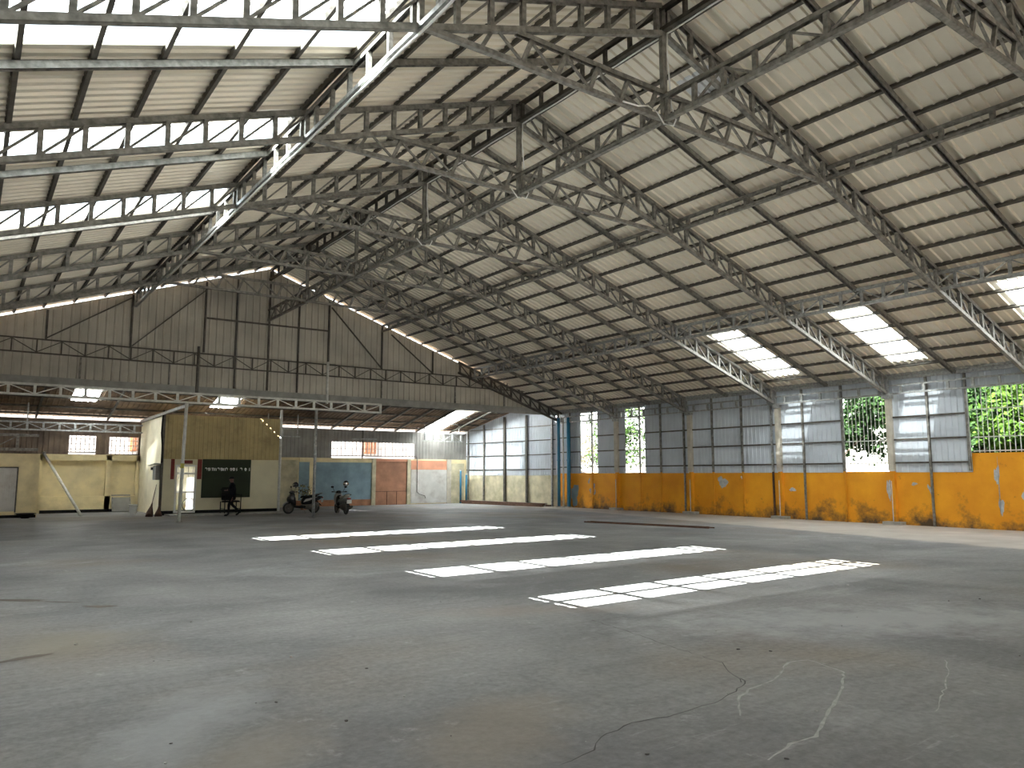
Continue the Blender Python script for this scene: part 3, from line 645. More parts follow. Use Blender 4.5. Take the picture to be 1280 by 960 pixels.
# left wall (outside the view, closes the hall)
mb = MB().corr((XL, YF, 0), (0, 1, 0), (0, 0, 1), (1, 0, 0), 42.3 - YF, 2.2, 5.5, 0.25, 0.025)
tag(mb.build('wall_left', M['gable']), 'ribbed sheet wall on the left of the hall', 'wall', kind='structure')
mb = MB().box((XL - 0.15, YF, -0.02), (XL, 42.3, 2.25)); o = mb.build('wall_left_base', M['cream_wall']); tag(o, 'low cream masonry wall along the left side', 'wall', kind='structure')

# ------------------------------------------------------------------ lean-to behind the gable
B2 = V((0, 1, -0.22)).normalized()
cl = math.sqrt(1 + 0.22 ** 2)
mb = MB(); xs = [XL, 3.75, 4.78, 9.78, 10.9, 23.0, 24.5, XW + 0.2]; ya, yb = YG + 0.1, 42.2
LS = [(3.75, 4.78, 37.4, 39.6), (9.78, 10.9, 37.4, 39.6), (23.0, 24.5, 36.2, 42.2)]
for a, b in zip(xs, xs[1:]):
    cut = [c for c in LS if abs(c[0] - a) < 1e-6]
    def st(y0, y1): mb.corr((a, y0, leanz(y0)), (1, 0, 0), B2, (0, -0.22, -1), b - a, 0, (y1 - y0) * cl, 0.24, 0.03)
    if cut: st(ya, cut[0][2]); st(cut[0][3], yb) if cut[0][3] < yb else None
    else: st(ya, yb)
o = mb.build('ceiling', M['rust_roof']); tag(o, 'dark brown sheet roof sloping down to the back wall behind the gable', 'roof', kind='structure')
ll = ['small square roof light in the brown rear roof, left of the cabin', 'small square roof light in the brown rear roof, above the cabin', 'long white roof light in the rear roof by the far right corner']
for (a, b, y0, y1), lab in zip(LS, ll):
    m2 = MB().corr((a, y0, leanz(y0)), (1, 0, 0), B2, (0, -0.22, -1), b - a, 0, (y1 - y0) * cl, 0.24, 0.03)
    tag(m2.build('skylight', M['half']), lab, 'skylight')
for i, y in enumerate((34.6, 36.2, 37.6, 39.0, 40.4, 41.6)):
    m2 = MB().bar((XL, y, leanz(y) - 0.08), (26.4, y, leanz(y) - 0.08), 0.05, 0.08, (0, 0.22, 1))
    tag(m2.build('batten', M['steel_dark']), f'{ORD[5 - i]} long batten under the brown rear roof, counted from the back wall', 'batten', 'battens under the rear roof')
rx = [-4.5, -2.0, 0.3, 2.6, 5.6, 17.2, 18.55, 19.9, 21.3, 22.75, 25.2]
for i, x in enumerate(rx):
    m2 = MB().channel((x, 34.2, leanz(34.2) - 0.17), (x, 41.95, leanz(41.95) - 0.17), 0.08, 0.10, (0, 0.22, 1), 0.01)
    tag(m2.build('rear_rafter', M['steel_dark']), f'{ORD[i]} dark rafter under the rear roof, counted from the left', 'rafter', 'rafters under the rear roof')

# back wall
wb = empty('wall_back', (0, 0, 0), label='back wall of painted masonry bays under brown sheets', cat='wall', kind='structure')
mb = MB(); mb.box((XL, YB, -0.02), (9.4, YB + 0.2, 2.75)); mb.box((12.0, YB, -0.02), (26.4, YB + 0.2, 2.75)); mb.box((9.4, YB, 1.65), (12.0, YB + 0.2, 2.75)); mb.build('masonry', M['cream_wall'], wb)
def bay(x0, x1, z0, z1, m, lab, d=0.03, y=YB):
    o = MB().box((x0, y - d, z0), (x1, y + 0.01, z1)).build('painted_bay', M[m], wb); o['label'] = lab; return o
for (x0, x1) in ((2.75, 2.98), (5.62, 5.86), (6.96, 7.1)): MB().box((x0, YB - 0.26, 0), (x1, YB + .01, 2.72)).build('pier', M['cream_wall'], wb)
MB().box((2.75, YB - 0.26, 2.46), (7.1, YB + .01, 2.74)).build('top_rail', M['cream_wall'], wb)
MB().box((2.98, YB - 0.26, 0), (7.0, YB + .01, 0.76)).build('low_band', M['cream_wall'], wb)
MB().box((2.98, YB - 0.28, 0.0), (7.0, YB - 0.25, 0.14)).build('skirt', M['black'], wb)
bay(14.2, 15.25, 0.0, 2.6, 'mossy', 'stained yellowish bay')
bay(15.3, 19.72, 0.35, 2.5, 'blue_paint', 'faded blue painted bay')
bay(15.9, 16.15, 0.35, 2.5, 'cream_wall', 'cream strip on the blue bay', 0.05)
bay(15.0, 19.72, 0.0, 0.35, 'terracotta', 'terracotta skirting band', 0.05)
bay(15.3, 19.72, 2.5, 2.74, 'cream_wall', 'cream band above the blue bay', 0.06)
MB().box((19.72, YB - 0.1, 0), (19.98, YB + .01, 2.74)).build('pier', M['mossy'], wb)
bay(19.98, 22.1, 0.0, 2.58, 'orange_old', 'dull orange recessed bay', 0.01)
bay(19.98, 22.1, 2.58, 2.74, 'coral', 'orange lintel band', 0.08)
for x in (20.75, 21.4): MB().box((x, YB - 0.03, 0.0), (x + 0.03, YB, 0.78)).build('seam', M['rust'], wb)
MB().box((20.0, YB - 0.03, 0.78), (22.08, YB, 0.81)).build('seam', M['rust'], wb)
MB().box((22.08, YB - 0.1, 0), (22.32, YB + .01, 2.74)).build('pier', M['mossy'], wb)
bay(22.32, 24.9, 2.1, 2.66, 'coral', 'bright orange band over the white board', 0.04)
bay(22.36, 24.9, 0.05, 2.1, 'whitewash', 'stained white board bay', 0.06)
MB().box((24.9, YB - 0.1, 0), (25.2, YB + .01, 2.74)).build('pier', M['pale'], wb)
bay(25.2, 26.2, 0.0, 2.5, 'mossy', 'stained yellow bay by the corner')
def bsheet(x0, x1, z0, z1, m):
    MB().corr((x0, YB + 0.04, 0), (1, 0, 0), (0, 0, 1), (0, -1, 0), x1 - x0, z0, z1, 0.22, 0.025).build('upper_sheet', m, wb)
for (x0, x1, z0, z1, m) in [(XL, 4.02, 2.73, 4.42, 'brown_sheet'), (4.02, 5.15, 3.65, 4.42, 'brown_sheet'), (5.15, 5.74, 2.73, 4.42, 'brown_sheet'), (5.74, 7.02, 3.62, 4.42, 'brown_sheet'), (7.02, 9.4, 2.73, 4.42, 'brown_sheet'),
                            (9.4, 12, 2.73, 4.42, 'brown_sheet'), (12.0, 17.21, 2.73, 4.42, 'grey_sheet'), (17.21, 22.6, 3.70, 4.42, 'grey_sheet'), (22.6, 26.4, 2.73, 4.42, 'grey_sheet')]:
    bsheet(x0, x1, z0, z1, M[m])
def bwin(name, x0, x1, z0, z1, sp, label, rails):
    root = empty(name, (0, 0, 0), label=label, cat='window', kind='structure')
    bm = MB().bar((0, 0, z0), (0, 0, z1), 0.032, 0.03, (1, 0, 0)); a = None; k = 0; x = x0 + sp / 2
    while x < x1:
        b = bm.build('grille_bar', M['steel'], root) if a is None else inst(a, root, (0, 0, 0)); a = a or b; b.location = (x, YB + 0.02, 0); x += sp
    for z in rails: MB().bar((x0, YB + 0.02, z), (x1, YB + 0.02, z), 0.02, 0.03).build('grille_rail', M['steel_white'] if x1 < 10 else M['steel'], root)
    MB().box((x0 - .04, YB - 0.02, z0 - 0.05), (x1 + .04, YB + 0.08, z0)).build('sill', M['steel_dark'], root)
bwin('window_5', 4.02, 5.15, 2.88, 3.65, 0.19, 'left barred window above the cream back wall', (3.0, 3.25, 3.5))
bwin('window_6', 5.74, 7.02, 2.80, 3.62, 0.19, 'barred window above the cream back wall, next to the cabin', (2.95, 3.2, 3.45))
bwin('window_7', 17.21, 22.6, 2.92, 3.70, 0.235, 'long barred window above the blue and orange bays', (3.3,))
tag(MB().bar((19.1, YB - 0.05, 2.75), (19.1, YB - 0.05, 4.4), 0.08, 0.06, (1, 0, 0)).build('window_post', M['steel_dark']), 'dark post crossing the long barred window', 'post')
tag(MB().bar((18.4, YB - 0.09, 3.88), (20.0, YB - 0.09, 3.9), 0.05, 0.07).build('shelf_bracket', M['steel_light']), 'short light rail above the long barred window', 'rail')
mb = MB().tube([(22.75, YB - 0.12, 2.9), (22.75, YB - 0.12, 0.75), (22.9, YB - 0.12, 0.62), (23.3, YB - 0.12, 0.5), (23.35, YB - 0.12, 0.35)], 0.025, 8)
tag(mb.build('drain_pipe', M['steel'], None, True), 'thin grey pipe bending across the white board bay', 'pipe')
girder('rear_girder', 'light braced girder in front of the left rear windows', 'girder', (XL + .2, 40.0, 3.78), (1, 0, 0), 12.9, 0.34, 0.62, 'Z', M['steel_light'], 0.07, 0.07, 0.08, 0.03, hang=((3.6, 1.2), (8.2, 1.2)))
girder('corner_girder', 'short braced girder in the glare by the far right corner', 'girder', (22.6, 40.8, 3.85), (1, 0, 0), 2.9, 0.46, 0.65, 'Z', M['steel_light'], 0.07, 0.07, 0.08, 0.03, hang=((0.15, 0.98), (2.6, 0.98)))
girder('stub_girder', 'short piece of girder between the cabin and the rear post', 'girder', (12.75, 40.0, 3.82), (1, 0, 0), 1.9, 0.4, 0.8, None, M['steel_light'], 0.06, 0.05, 0.06, 0.03, hang=((0.15, 1.18), (1.75, 1.18)))
girder('low_girder', 'dark low girder hanging at the left edge before the cream wall', 'girder', (XL + .2, 37.9, 2.83), (1, 0, 0), 8.55, 0.60, 0.85, 'Z', M['steel'], 0.10, 0.12, 0.10, 0.04)

# far right wall of the lean-to
d = (LEAN1 - LEAN0); LL = d.length; U = d.normalized(); NW = V((-U.y, U.x, 0)); NW = NW if NW.x < 0 else -NW
wf = empty('wall_right_rear', (0, 0, 0), label='far right wall of the rear bay, blue grey sheets over stained concrete', cat='wall', kind='structure')
P0 = LEAN0 - NW * 0.0
def ft(u): return leanz(LEAN0.y + U.y * u) - 0.03
MB().corr(LEAN0, U, (0, 0, 1), NW, LL, 1.74, lambda a: min(ft(a), 5.6), 0.2, 0.022).build('cladding_sheet', M['blue'], wf)
mb = MB(); q = [LEAN0 + V((0, 0, -0.02)), LEAN1 + V((0, 0, -0.02)), LEAN1 + V((0, 0, 1.78)), LEAN0 + V((0, 0, 1.78))]; mb.poly(q, 0.15, -NW); mb.build('masonry', M['mossy'], wf)
for z in (2.1, 2.95, 3.78, 4.6):
    a, b = LEAN0 + U * 0.1 + NW * 0.05, LEAN1 - U * (0.05) + NW * 0.05
    MB().bar((a.x, a.y, z), (b.x, b.y, z), 0.04, 0.05).build('girt', M['steel_dark'] if z < 4 else M['steel'], wf)
for i, (u, wdt, m) in enumerate([(0.35, 0.10, 'steel_light'), (2.5, 0.16, 'steel_dark'), (4.5, 0.17, 'steel_dark'), (6.5, 0.09, 'steel'), (8.1, 0.09, 'steel')]):
    p = LEAN0 + U * u + NW * 0.09
    tag(MB().channel((p.x, p.y, 0), (p.x, p.y, min(5.3, ft(u) - .1)), wdt, 0.08, (1, 0, 0), 0.01).build('rear_post', M[m]), f'{ORD[i]} wall post past the blue pipes on the far right wall', 'post', 'posts on the far right wall')
for i, dx in enumerate((0.0, 0.26)):
    t = empty('vent_pipe', (25.75 + dx, YB - 0.35 - dx, 0), label=['left of two thin blue pipes in the far corner', 'right of two thin blue pipes in the far corner'][i], cat='pipe')
    MB().tube([(0, 0, 0), (0, 0, 2.05 - 0.25 * i)], 0.06, 10).build('pipe', M['bluepipe'], t, True)
    MB().tube([(0, 0, 2.03 - .25 * i), (0, 0, 2.13 - .25 * i)], 0.075, 10).build('cap', M['steel_white'], t)

# ------------------------------------------------------------------ white girder and posts in front of the lean-to
YP = 30.8
girder('white_girder', 'white painted braced girder carried on the two slim white posts', 'girder', (XL + 0.2, YP, 4.52), (1, 0, 0), 14.95 - XL - 0.2, 0.36, 0.77, 'Z', M['steel_white'], 0.08, 0.075, 0.085, 0.035)
for x, lab in ((6.78, 'slim white post in front of the cabin door'), (11.95, 'slim white post beside the parked scooters')):
    t = empty('post', (x, YP, 0), label=lab, cat='post')
    MB().tube([(-0.07 if x < 8 else 0, 0, 0), (0.0, 0, 4.50)], 0.062, 12).build('shaft', M['steel_white'] if x < 8 else M['steel_light'], t, True)
    MB().box((-0.16, -0.09, 0), (0.04, 0.09, 0.02)).build('base_plate', M['steel'], t)
    if x < 8: MB().tube([(-0.05, -0.004, 2.02), (-0.035, -0.004, 2.2)], 0.072, 12).build('sticker', M['yellow'], t)
for i, (x, z0, z1, m, lab) in enumerate([(7.15, 4.9, 6.75, 'steel_dark', 'dark hanger pole above the white girder near the cabin post'), (12.45, 4.9, 6.6, 'steel_white', 'white hanger pole above the white girder, right of the ridge')]):
    tag(MB().tube([(x, YP + 0.12, z0 - 0.1), (x, YP + 0.12, z1)], 0.055, 10).build('hanger_pole', M[m], None, True), lab, 'pole')
t = MB().bar((7.06, 41.6, 4.42), (7.02, 31.0, 4.50), 0.1, 0.12); 
tag(t.build('cabin_edge_beam', M['steel']), 'dark edge beam running from the white girder back over the cabin side', 'beam')

# ------------------------------------------------------------------ cabin
CX0, CX1, CY = 7.12, 12.30, 36.3
cb = empty('cabin', (0, 0, 0), label='boxed-in cabin with olive ribbed upper cladding and cream lower panels', cat='cabin')
mb = MB(); mb.corr((CX0, CY - 0.02, 0), (1, 0, 0), (0, 0, 1), (0, -1, 0), CX1 - CX0, 2.47, 4.44, 0.19, 0.02); mb.build('upper_cladding', M['olive_sheet'], cb)
DX0, DX1 = 7.66, 8.56
mb = MB(); mb.box((CX0, CY, 0.2), (DX0, CY + 0.1, 2.48)); mb.box((DX1, CY, 0.2), (CX1, CY + 0.1, 2.48)); mb.box((DX0, CY, 2.22), (DX1, CY + 0.1, 2.48)); mb.build('front_panel', M['cream_panel'], cb)
MB().box((CX0, CY + 0.06, 0.0), (CX1, CY + 0.12, 0.2)).build('plinth', M['black'], cb)
mb = MB(); mb.box((CX0, CY + 0.1, 0.0), (CX0 + 0.1, YB - 0.02, 4.42)); mb.build('side_wall', M['cream_light'], cb)
MB().box((CX1 - 0.1, CY + 0.1, 0.0), (CX1, YB - 0.02, 4.3)).build('side_wall', M['cream_panel'], cb)
MB().tube([(CX1 + 0.03, CY - 0.03, 0), (CX1 + 0.03, CY - 0.03, 4.9)], 0.06, 10).build('corner_post', M['steel_white'], cb)
MB().bar((CX0 - 0.03, CY - 0.02, 0), (CX0 - 0.03, CY - 0.02, 4.44), 0.1, 0.1, (1, 0, 0)).build('corner_stud', M['steel_dark'], cb)
for k in range(8):
    MB().box((CX0 - 0.012, 37.6 + 0.16 * k, 2.0), (CX0, 37.71 + 0.16 * k, 2.12)).build('vent_hole', M['black'], cb)
st = MB().poly([(7.3, 35.2, 0), (12.45, 35.2, 0), (12.45, CY + .03, 0), (7.3, CY + .03, 0)], 0.06, (0, 0, 1)).build('step_slab', M['concrete']); tag(st, 'low pale concrete step along the cabin front', 'step')
dr = empty('door_1', (0, 0, 0), label='white framed glass door of the cabin', cat='door', kind='structure')
for (x0, x1, z0, z1) in [(DX0, DX0 + 0.08, 0.1, 2.22), (DX1 - 0.08, DX1, 0.1, 2.22)]: MB().box((x0, CY - 0.03, z0), (x1, CY + 0.05, z1)).build('door_stile', M['white'], dr)
for z0, z1 in ((0.1, 0.18), (0.98, 1.04), (1.80, 1.88), (2.14, 2.22)): MB().box((DX0 + .08, CY - 0.03, z0), (DX1 - .08, CY + 0.05, z1)).build('door_rail', M['white'], dr)
for z0, z1 in ((0.18, 0.98), (1.04, 1.80), (1.88, 2.14)): MB().box((DX0 + .08, CY + 0.005, z0), (DX1 - .08, CY + 0.012, z1)).build('pane', M['glass'], dr)
for k in range(4): MB().bar((DX0 + 0.16 + 0.2 * k, CY + 0.04, 1.6), (DX0 + 0.16 + 0.2 * k, CY + 0.04, 2.14), 0.03, 0.02, (1, 0, 0)).build('door_bar', M['black'], dr)
# something to see through the door: opening in the back wall lets the daylight in; a wheel, a pale sack, a red crate
t = empty('bicycle_wheel', (8.95, 39.2, 0.34), 0.3, 'spoked wheel standing on the ground seen through the glass door', 'wheel')
mb = MB(); mb.tube([(0.32 * math.cos(a), 0, 0.32 * math.sin(a)) for a in [2 * math.pi * k / 20 for k in range(21)]], 0.022, 6, False); mb.build('tyre', M['rubber'], t)
mb = MB()
for k in range(8): mb.bar((0, 0, 0), (0.31 * math.cos(k * .785), 0, 0.31 * math.sin(k * .785)), 0.006, 0.006)
mb.build('spokes', M['chrome'], t)
t = empty('crate', (9.25, 38.2, 0), 0, 'red crate on a stand seen through the glass door', 'crate')
mb = MB(); mb.box((-.2, -.2, 1.0), (.2, .2, 1.45)); mb.build('box', M['red_paper'], t)
for a in (-.17, .17):
    for b in (-.17, .17): MB().box((a - .02, b - .02, 0), (a + .02, b + .02, 1.0)).build('leg', M['steel'], t)
# board with white characters
bd = empty('sign_board', (8.79, CY - 0.045, 0.74), 0, 'dark green board with one row of white characters on the cabin front', 'sign')
MB().box((0, 0, 0), (2.17, 0.04, 1.74)).build('panel', M['board'], bd)
def glyph(kind, x, z, s):
    mb = MB(); t = 0.035
    def ln(*p): mb.tube([(x + a * s, -0.012, z + b * s) for a, b in p], 0.022, 6)
    if kind == 'hook': ln((0, .8), (.3, 1), (.6, .8), (.6, 0))
    if kind == 'arch': ln((0, 0), (0, .75), (.3, 1), (.6, .75), (.6, 0))
    if kind == 'ring': ln((.3, .95), (.05, .6), (.2, .1), (.5, .1), (.6, .55), (.3, .95))
    if kind == 'tee': ln((0, .9), (.7, .9)); ln((.35, .9), (.3, 0))
    if kind == 'loop': ln((0, .9), (.1, .6), (.3, .75), (.2, 1), (0, .9)); ln((.1, .6), (.25, 0), (.6, .1), (.6, 1))
    if kind == 'tick': ln((.4, 1), (.15, .5), (.45, .35), (.2, 0))
    return mb
for (k, px) in [('hook', .12), ('loop', .25), ('tee', .40), ('arch', .52), ('hook', .66), ('loop', .80), ('arch', .92), ('hook', 1.02), ('ring', 1.22), ('loop', 1.34), ('tick', 1.48), ('hook', 1.68), ('ring', 1.88), ('tick', 2.06)]:
    glyph(k, px, 1.22, 0.13).build('lettering', M['pure_white'], bd)
# red paper strips round the door
def strip(x, z0, z1, wd, lab, horiz=False):
    t = empty('red_banner', (x, CY - 0.012, z0), 0, lab, 'banner', 'red paper strips round the cabin door')
    MB().box((-wd / 2, 0, 0), (wd / 2, 0.008, z1 - z0)).build('paper', M['red_paper'], t)
    n = 5
    for k in range(n):
        mb = MB(); cx = 0 if not horiz else -wd / 2 + wd * (k + .5) / n; cz = (z1 - z0) * (k + .5) / n if not horiz else (z1 - z0) / 2; s = 0.055
        mb.bar((cx - s, -0.004, cz + s * .6), (cx + s, -0.004, cz + s * .6), 0.004, 0.014); mb.bar((cx, -0.004, cz - s), (cx, -0.004, cz + s), 0.014, 0.004, (1, 0, 0)); mb.bar((cx - s, -0.004, cz - s), (cx + s * .9, -0.004, cz - s * .3), 0.004, 0.014)
        mb.build('character', M['gold'], t)
strip(7.54, 1.58, 2.47, 0.15, 'tall red paper strip left of the glass door')
strip(8.68, 1.58, 2.5, 0.19, 'tall red paper strip between the glass door and the dark board')
strip(8.12, 2.27, 2.42, 0.5, 'short red paper strip over the glass door', True)
# electric box, cable, brooms on the cabin side
eb = empty('electric_box', (CX0 - 0.01, 36.75, 1.55), 0, 'grey electric box on the side wall of the cabin', 'electric box')
MB().box((-0.22, -0.32, 0), (0, 0.32, 0.62)).build('case', M['grey_sheet'], eb); MB().box((-0.235, -0.29, 0.03), (-0.22, 0.29, 0.59)).build('lid', M['beam'], eb)
MB().poly([(-0.36, -0.5, 0.70), (0, -0.5, 0.70), (0, 0.9, 0.66), (-0.36, 0.9, 0.62)], 0.03, (0, 0, 1)).build('rain_hood', M['steel_white'], eb)
cbp = [(7.05, 36.2, 4.6), (7.0, 36.15, 4.2), (6.98, 36.12, 3.6), (7.03, 36.12, 3.1), (7.05, 36.15, 2.8), (7.06, 36.2, 2.3)]
tag(MB().tube(cbp, 0.035, 8).build('black_cable', M['black'], None, True), 'thick black cable drooping down the cabin corner', 'cable')
for i, (x0, y0, x1, y1, zt, lab) in enumerate([(6.55, 35.55, 6.98, 36.6, 1.35, 'broom with spread bristles leaning on the cabin side'), (6.92, 35.6, 7.03, 36.15, 0.95, 'short broom leaning at the cabin corner')]):
    t = empty('broom', (x0, y0, 0), 0, lab, 'broom')
    p, q = V((0, 0, 0.02)), V((x1 - x0, y1 - y0, zt)); k = p.lerp(q, 0.38)
    MB().tube([k, q], 0.014, 8).build('handle', M['bark'], t)
    mb = MB(); mb.tube([p, p.lerp(q, 0.1), p.lerp(q, 0.3), p.lerp(q, 0.42)], [0.15, 0.14, 0.05, 0.02], 12); mb.build('bristles', M['broom'], t)
# left: nearer wall with a pale door, basin, leaning tube, bucket, board
wn = empty('wall_left_rear', (0, 0, 0), label='cream wall at the left edge, nearer than the panelled back wall', cat='wall', kind='structure')
YN = 37.9
MB().box((XL, YN, -0.02), (2.62, YN + 0.14, 2.66)).build('masonry', M['cream_wall'], wn)
MB().box((2.48, YN + 0.14, 0), (2.62, YB - .15, 2.66)).build('return_wall', M['cream_wall'], wn)
MB().box((XL, YN - 0.02, 0), (2.6, YN, 0.12)).build('skirt', M['black'], wn)
d2 = empty('door_2', (0, 0, 0), label='pale translucent sheet door at the left picture edge', cat='door', kind='structure')
MB().corr((0.55, YN - 0.03, 0), (1, 0, 0), (0, 0, 1), (0, -1, 0), 1.28, 0.27, 2.05, 0.08, 0.012).build('leaf', M['whitewash'], d2)
for a, b in (((0.5, YN - .04, 0.22), (0.55, YN, 2.1)), ((1.83, YN - .04, 0.22), (1.88, YN, 2.1)), ((0.55, YN - .04, 2.05), (1.83, YN, 2.1))): MB().box(a, b).build('door_frame', M['steel_dark'], d2)
bs = empty('basin', (2.2, 37.35, 0), 0, 'dark upturned basin on the floor by the cream wall', 'basin')
MB().lathe([(0.0, 0.02), (0.14, 0.0), (0.16, 0.02), (0.33, 0.17), (0.36, 0.18), (0.35, 0.2), (0.3, 0.19), (0.1, 0.05), (0.0, 0.05)], (0, 0, 0), 24).build('bowl', M['black'], bs, True)
MB().lathe([(0.35, 0.175), (0.385, 0.18), (0.385, 0.2), (0.35, 0.205)], (0, 0, 0), 24).build('rim', M['rubber'], bs, True)
lp = empty('leaning_tube', (4.3, 38.2, 0.0), 0, 'speckled white steel tube leaning against the cream back wall', 'tube')
MB().tube([(0, 0, 0.03), (-1.28, 3.35, 2.74)], 0.06, 12).build('shaft', M['steel_white'], lp, True)
MB().tube([(-1.29, 3.38, 2.76), (-1.31, 3.42, 2.80)], 0.08, 12).build('end_cap', M['steel_light'], lp)
bk = empty('bucket', (6.45, 38.75, 0), 0, 'white paint bucket beside the cabin side wall', 'bucket')
MB().lathe([(0.0, 0.0), (0.15, 0.0), (0.18, 0.40), (0.19, 0.40), (0.19, 0.43), (0.175, 0.43), (0.145, 0.02), (0, 0.02)], (0, 0, 0), 22).build('pail', M['white'], bk, True)
MB().lathe([(0.182, 0.33), (0.195, 0.33), (0.195, 0.36), (0.182, 0.36)], (0, 0, 0), 22).build('rim_band', M['whitewash'], bk, True)
MB().tube([(0.19 * math.cos(a), 0.02, 0.38 - 0.16 * math.sin(a)) for a in [math.pi * k / 10 for k in range(11)]], 0.006, 6).build('handle', M['steel'], bk)
lb = empty('leaning_board', (6.35, 41.15, 0), 0, 'grey board leaning against the back wall behind the bucket', 'board')
MB().poly([(-0.42, 0, 0.02), (0.42, 0, 0.02), (0.42, 0.5, 0.8), (-0.42, 0.5, 0.8)], 0.03, (0, -0.84, 0.54)).build('panel', M['grey_sheet'], lb)
for s in (-.38, .38): MB().bar((s, -.03, 0.03), (s, 0.46, 0.8), 0.04, 0.02).build('edge_batten', M['steel'], lb)

# ------------------------------------------------------------------ loose lengths lying on the floor
for i in range(7):
    r = i % 4; lay = i // 4; off = 0.28 + 0.2 * r + (0.1 if lay else 0)
    a = LEAN0 + U * (0.3 + 0.25 * (i % 3)) + NW * off; b = LEAN0 + U * (LL - 0.9 - 0.35 * (i % 2)) + NW * (off + 0.05 * (i % 2))
    z = 0.05 + 0.095 * lay
    mb = MB().channel((a.x, a.y, z), (b.x, b.y, z), 0.16, 0.09, (0, 0, 1), 0.012, False)
    tag(mb.build('steel_channel', M['plank'] if i % 3 else M['rust']), ['nearest long channel lying at the foot of the far right wall' if i == 3 else 'long weathered channel in the stack along the far right wall'][0], 'steel channel', 'channels stacked along the far right wall' if i != 3 else None)
for i in range(5):
    a, b = V((19.05 + 0.08 * i, 21.9 - 0.35 * (i % 2), 0.022 + 0.0 * i)), V((20.15 + 0.09 * i, 16.9 + 0.3 * (i % 3), 0.022))
    mb = MB().bar(a, b, 0.05, 0.006, (0, 0, 1), (0, -0.018)); mb.bar(a, b, 0.006, 0.04, (0, 0, 1), (-0.022, 0))
    tag(mb.build('steel_angle', M['rust']), 'rusty steel angle in the flat bundle on the floor before the orange wall', 'steel angle', 'rusty angles lying on the floor')

# ------------------------------------------------------------------ cables in the roof
pts = [(5.19, Y0 + 0.5 + 0.9 * k, 8.455 + (0.0 if k % 2 else -0.02)) for k in range(45)]
tag(MB().tube(pts, 0.022, 6).build('conduit', M['pure_white'], None, True), 'white conduit along the underside of the left slope girder', 'conduit')
pts = [(XR + 0.07, Y0 + 0.5 + 0.9 * k, 10.39 + (0.0 if k % 2 else -0.02)) for k in range(45)]
tag(MB().tube(pts, 0.018, 6).build('ridge_cable', M['pure_white'], None, True), 'white cable running under the dark ridge girder', 'cable')
def loop(y, lab, big):
    p = [(XR + 0.06, y - 0.07, 10.38), (XR + 0.03, y - 0.09, 9.9), (XR + 0.08, y - 0.09, 9.3), (XR + 0.10, y - 0.1, 8.85), (XR + 0.22, y - 0.1, 8.62), (XR + 0.14, y - 0.1, 8.47), (XR - 0.12, y - 0.1, 8.44), (XR - 0.3, y - 0.1, 8.62)]
    if big: p += [(XR - 0.55, y - 0.1, 8.68), (XR - 0.8, y - 0.1, 8.6), (XR - 1.2, y - 0.1, 8.57)]
    tag(MB().tube(p, 0.016, 6).build('hanging_cable', M['pure_white'], None, True), lab, 'cable')
loop(YT[1], 'white cable looping at the foot of the nearest king post', True)
loop(YT[2], 'white cable looping at the foot of the second king post', False)
loop(YT[3], 'white cable looping at the foot of the third king post', False)

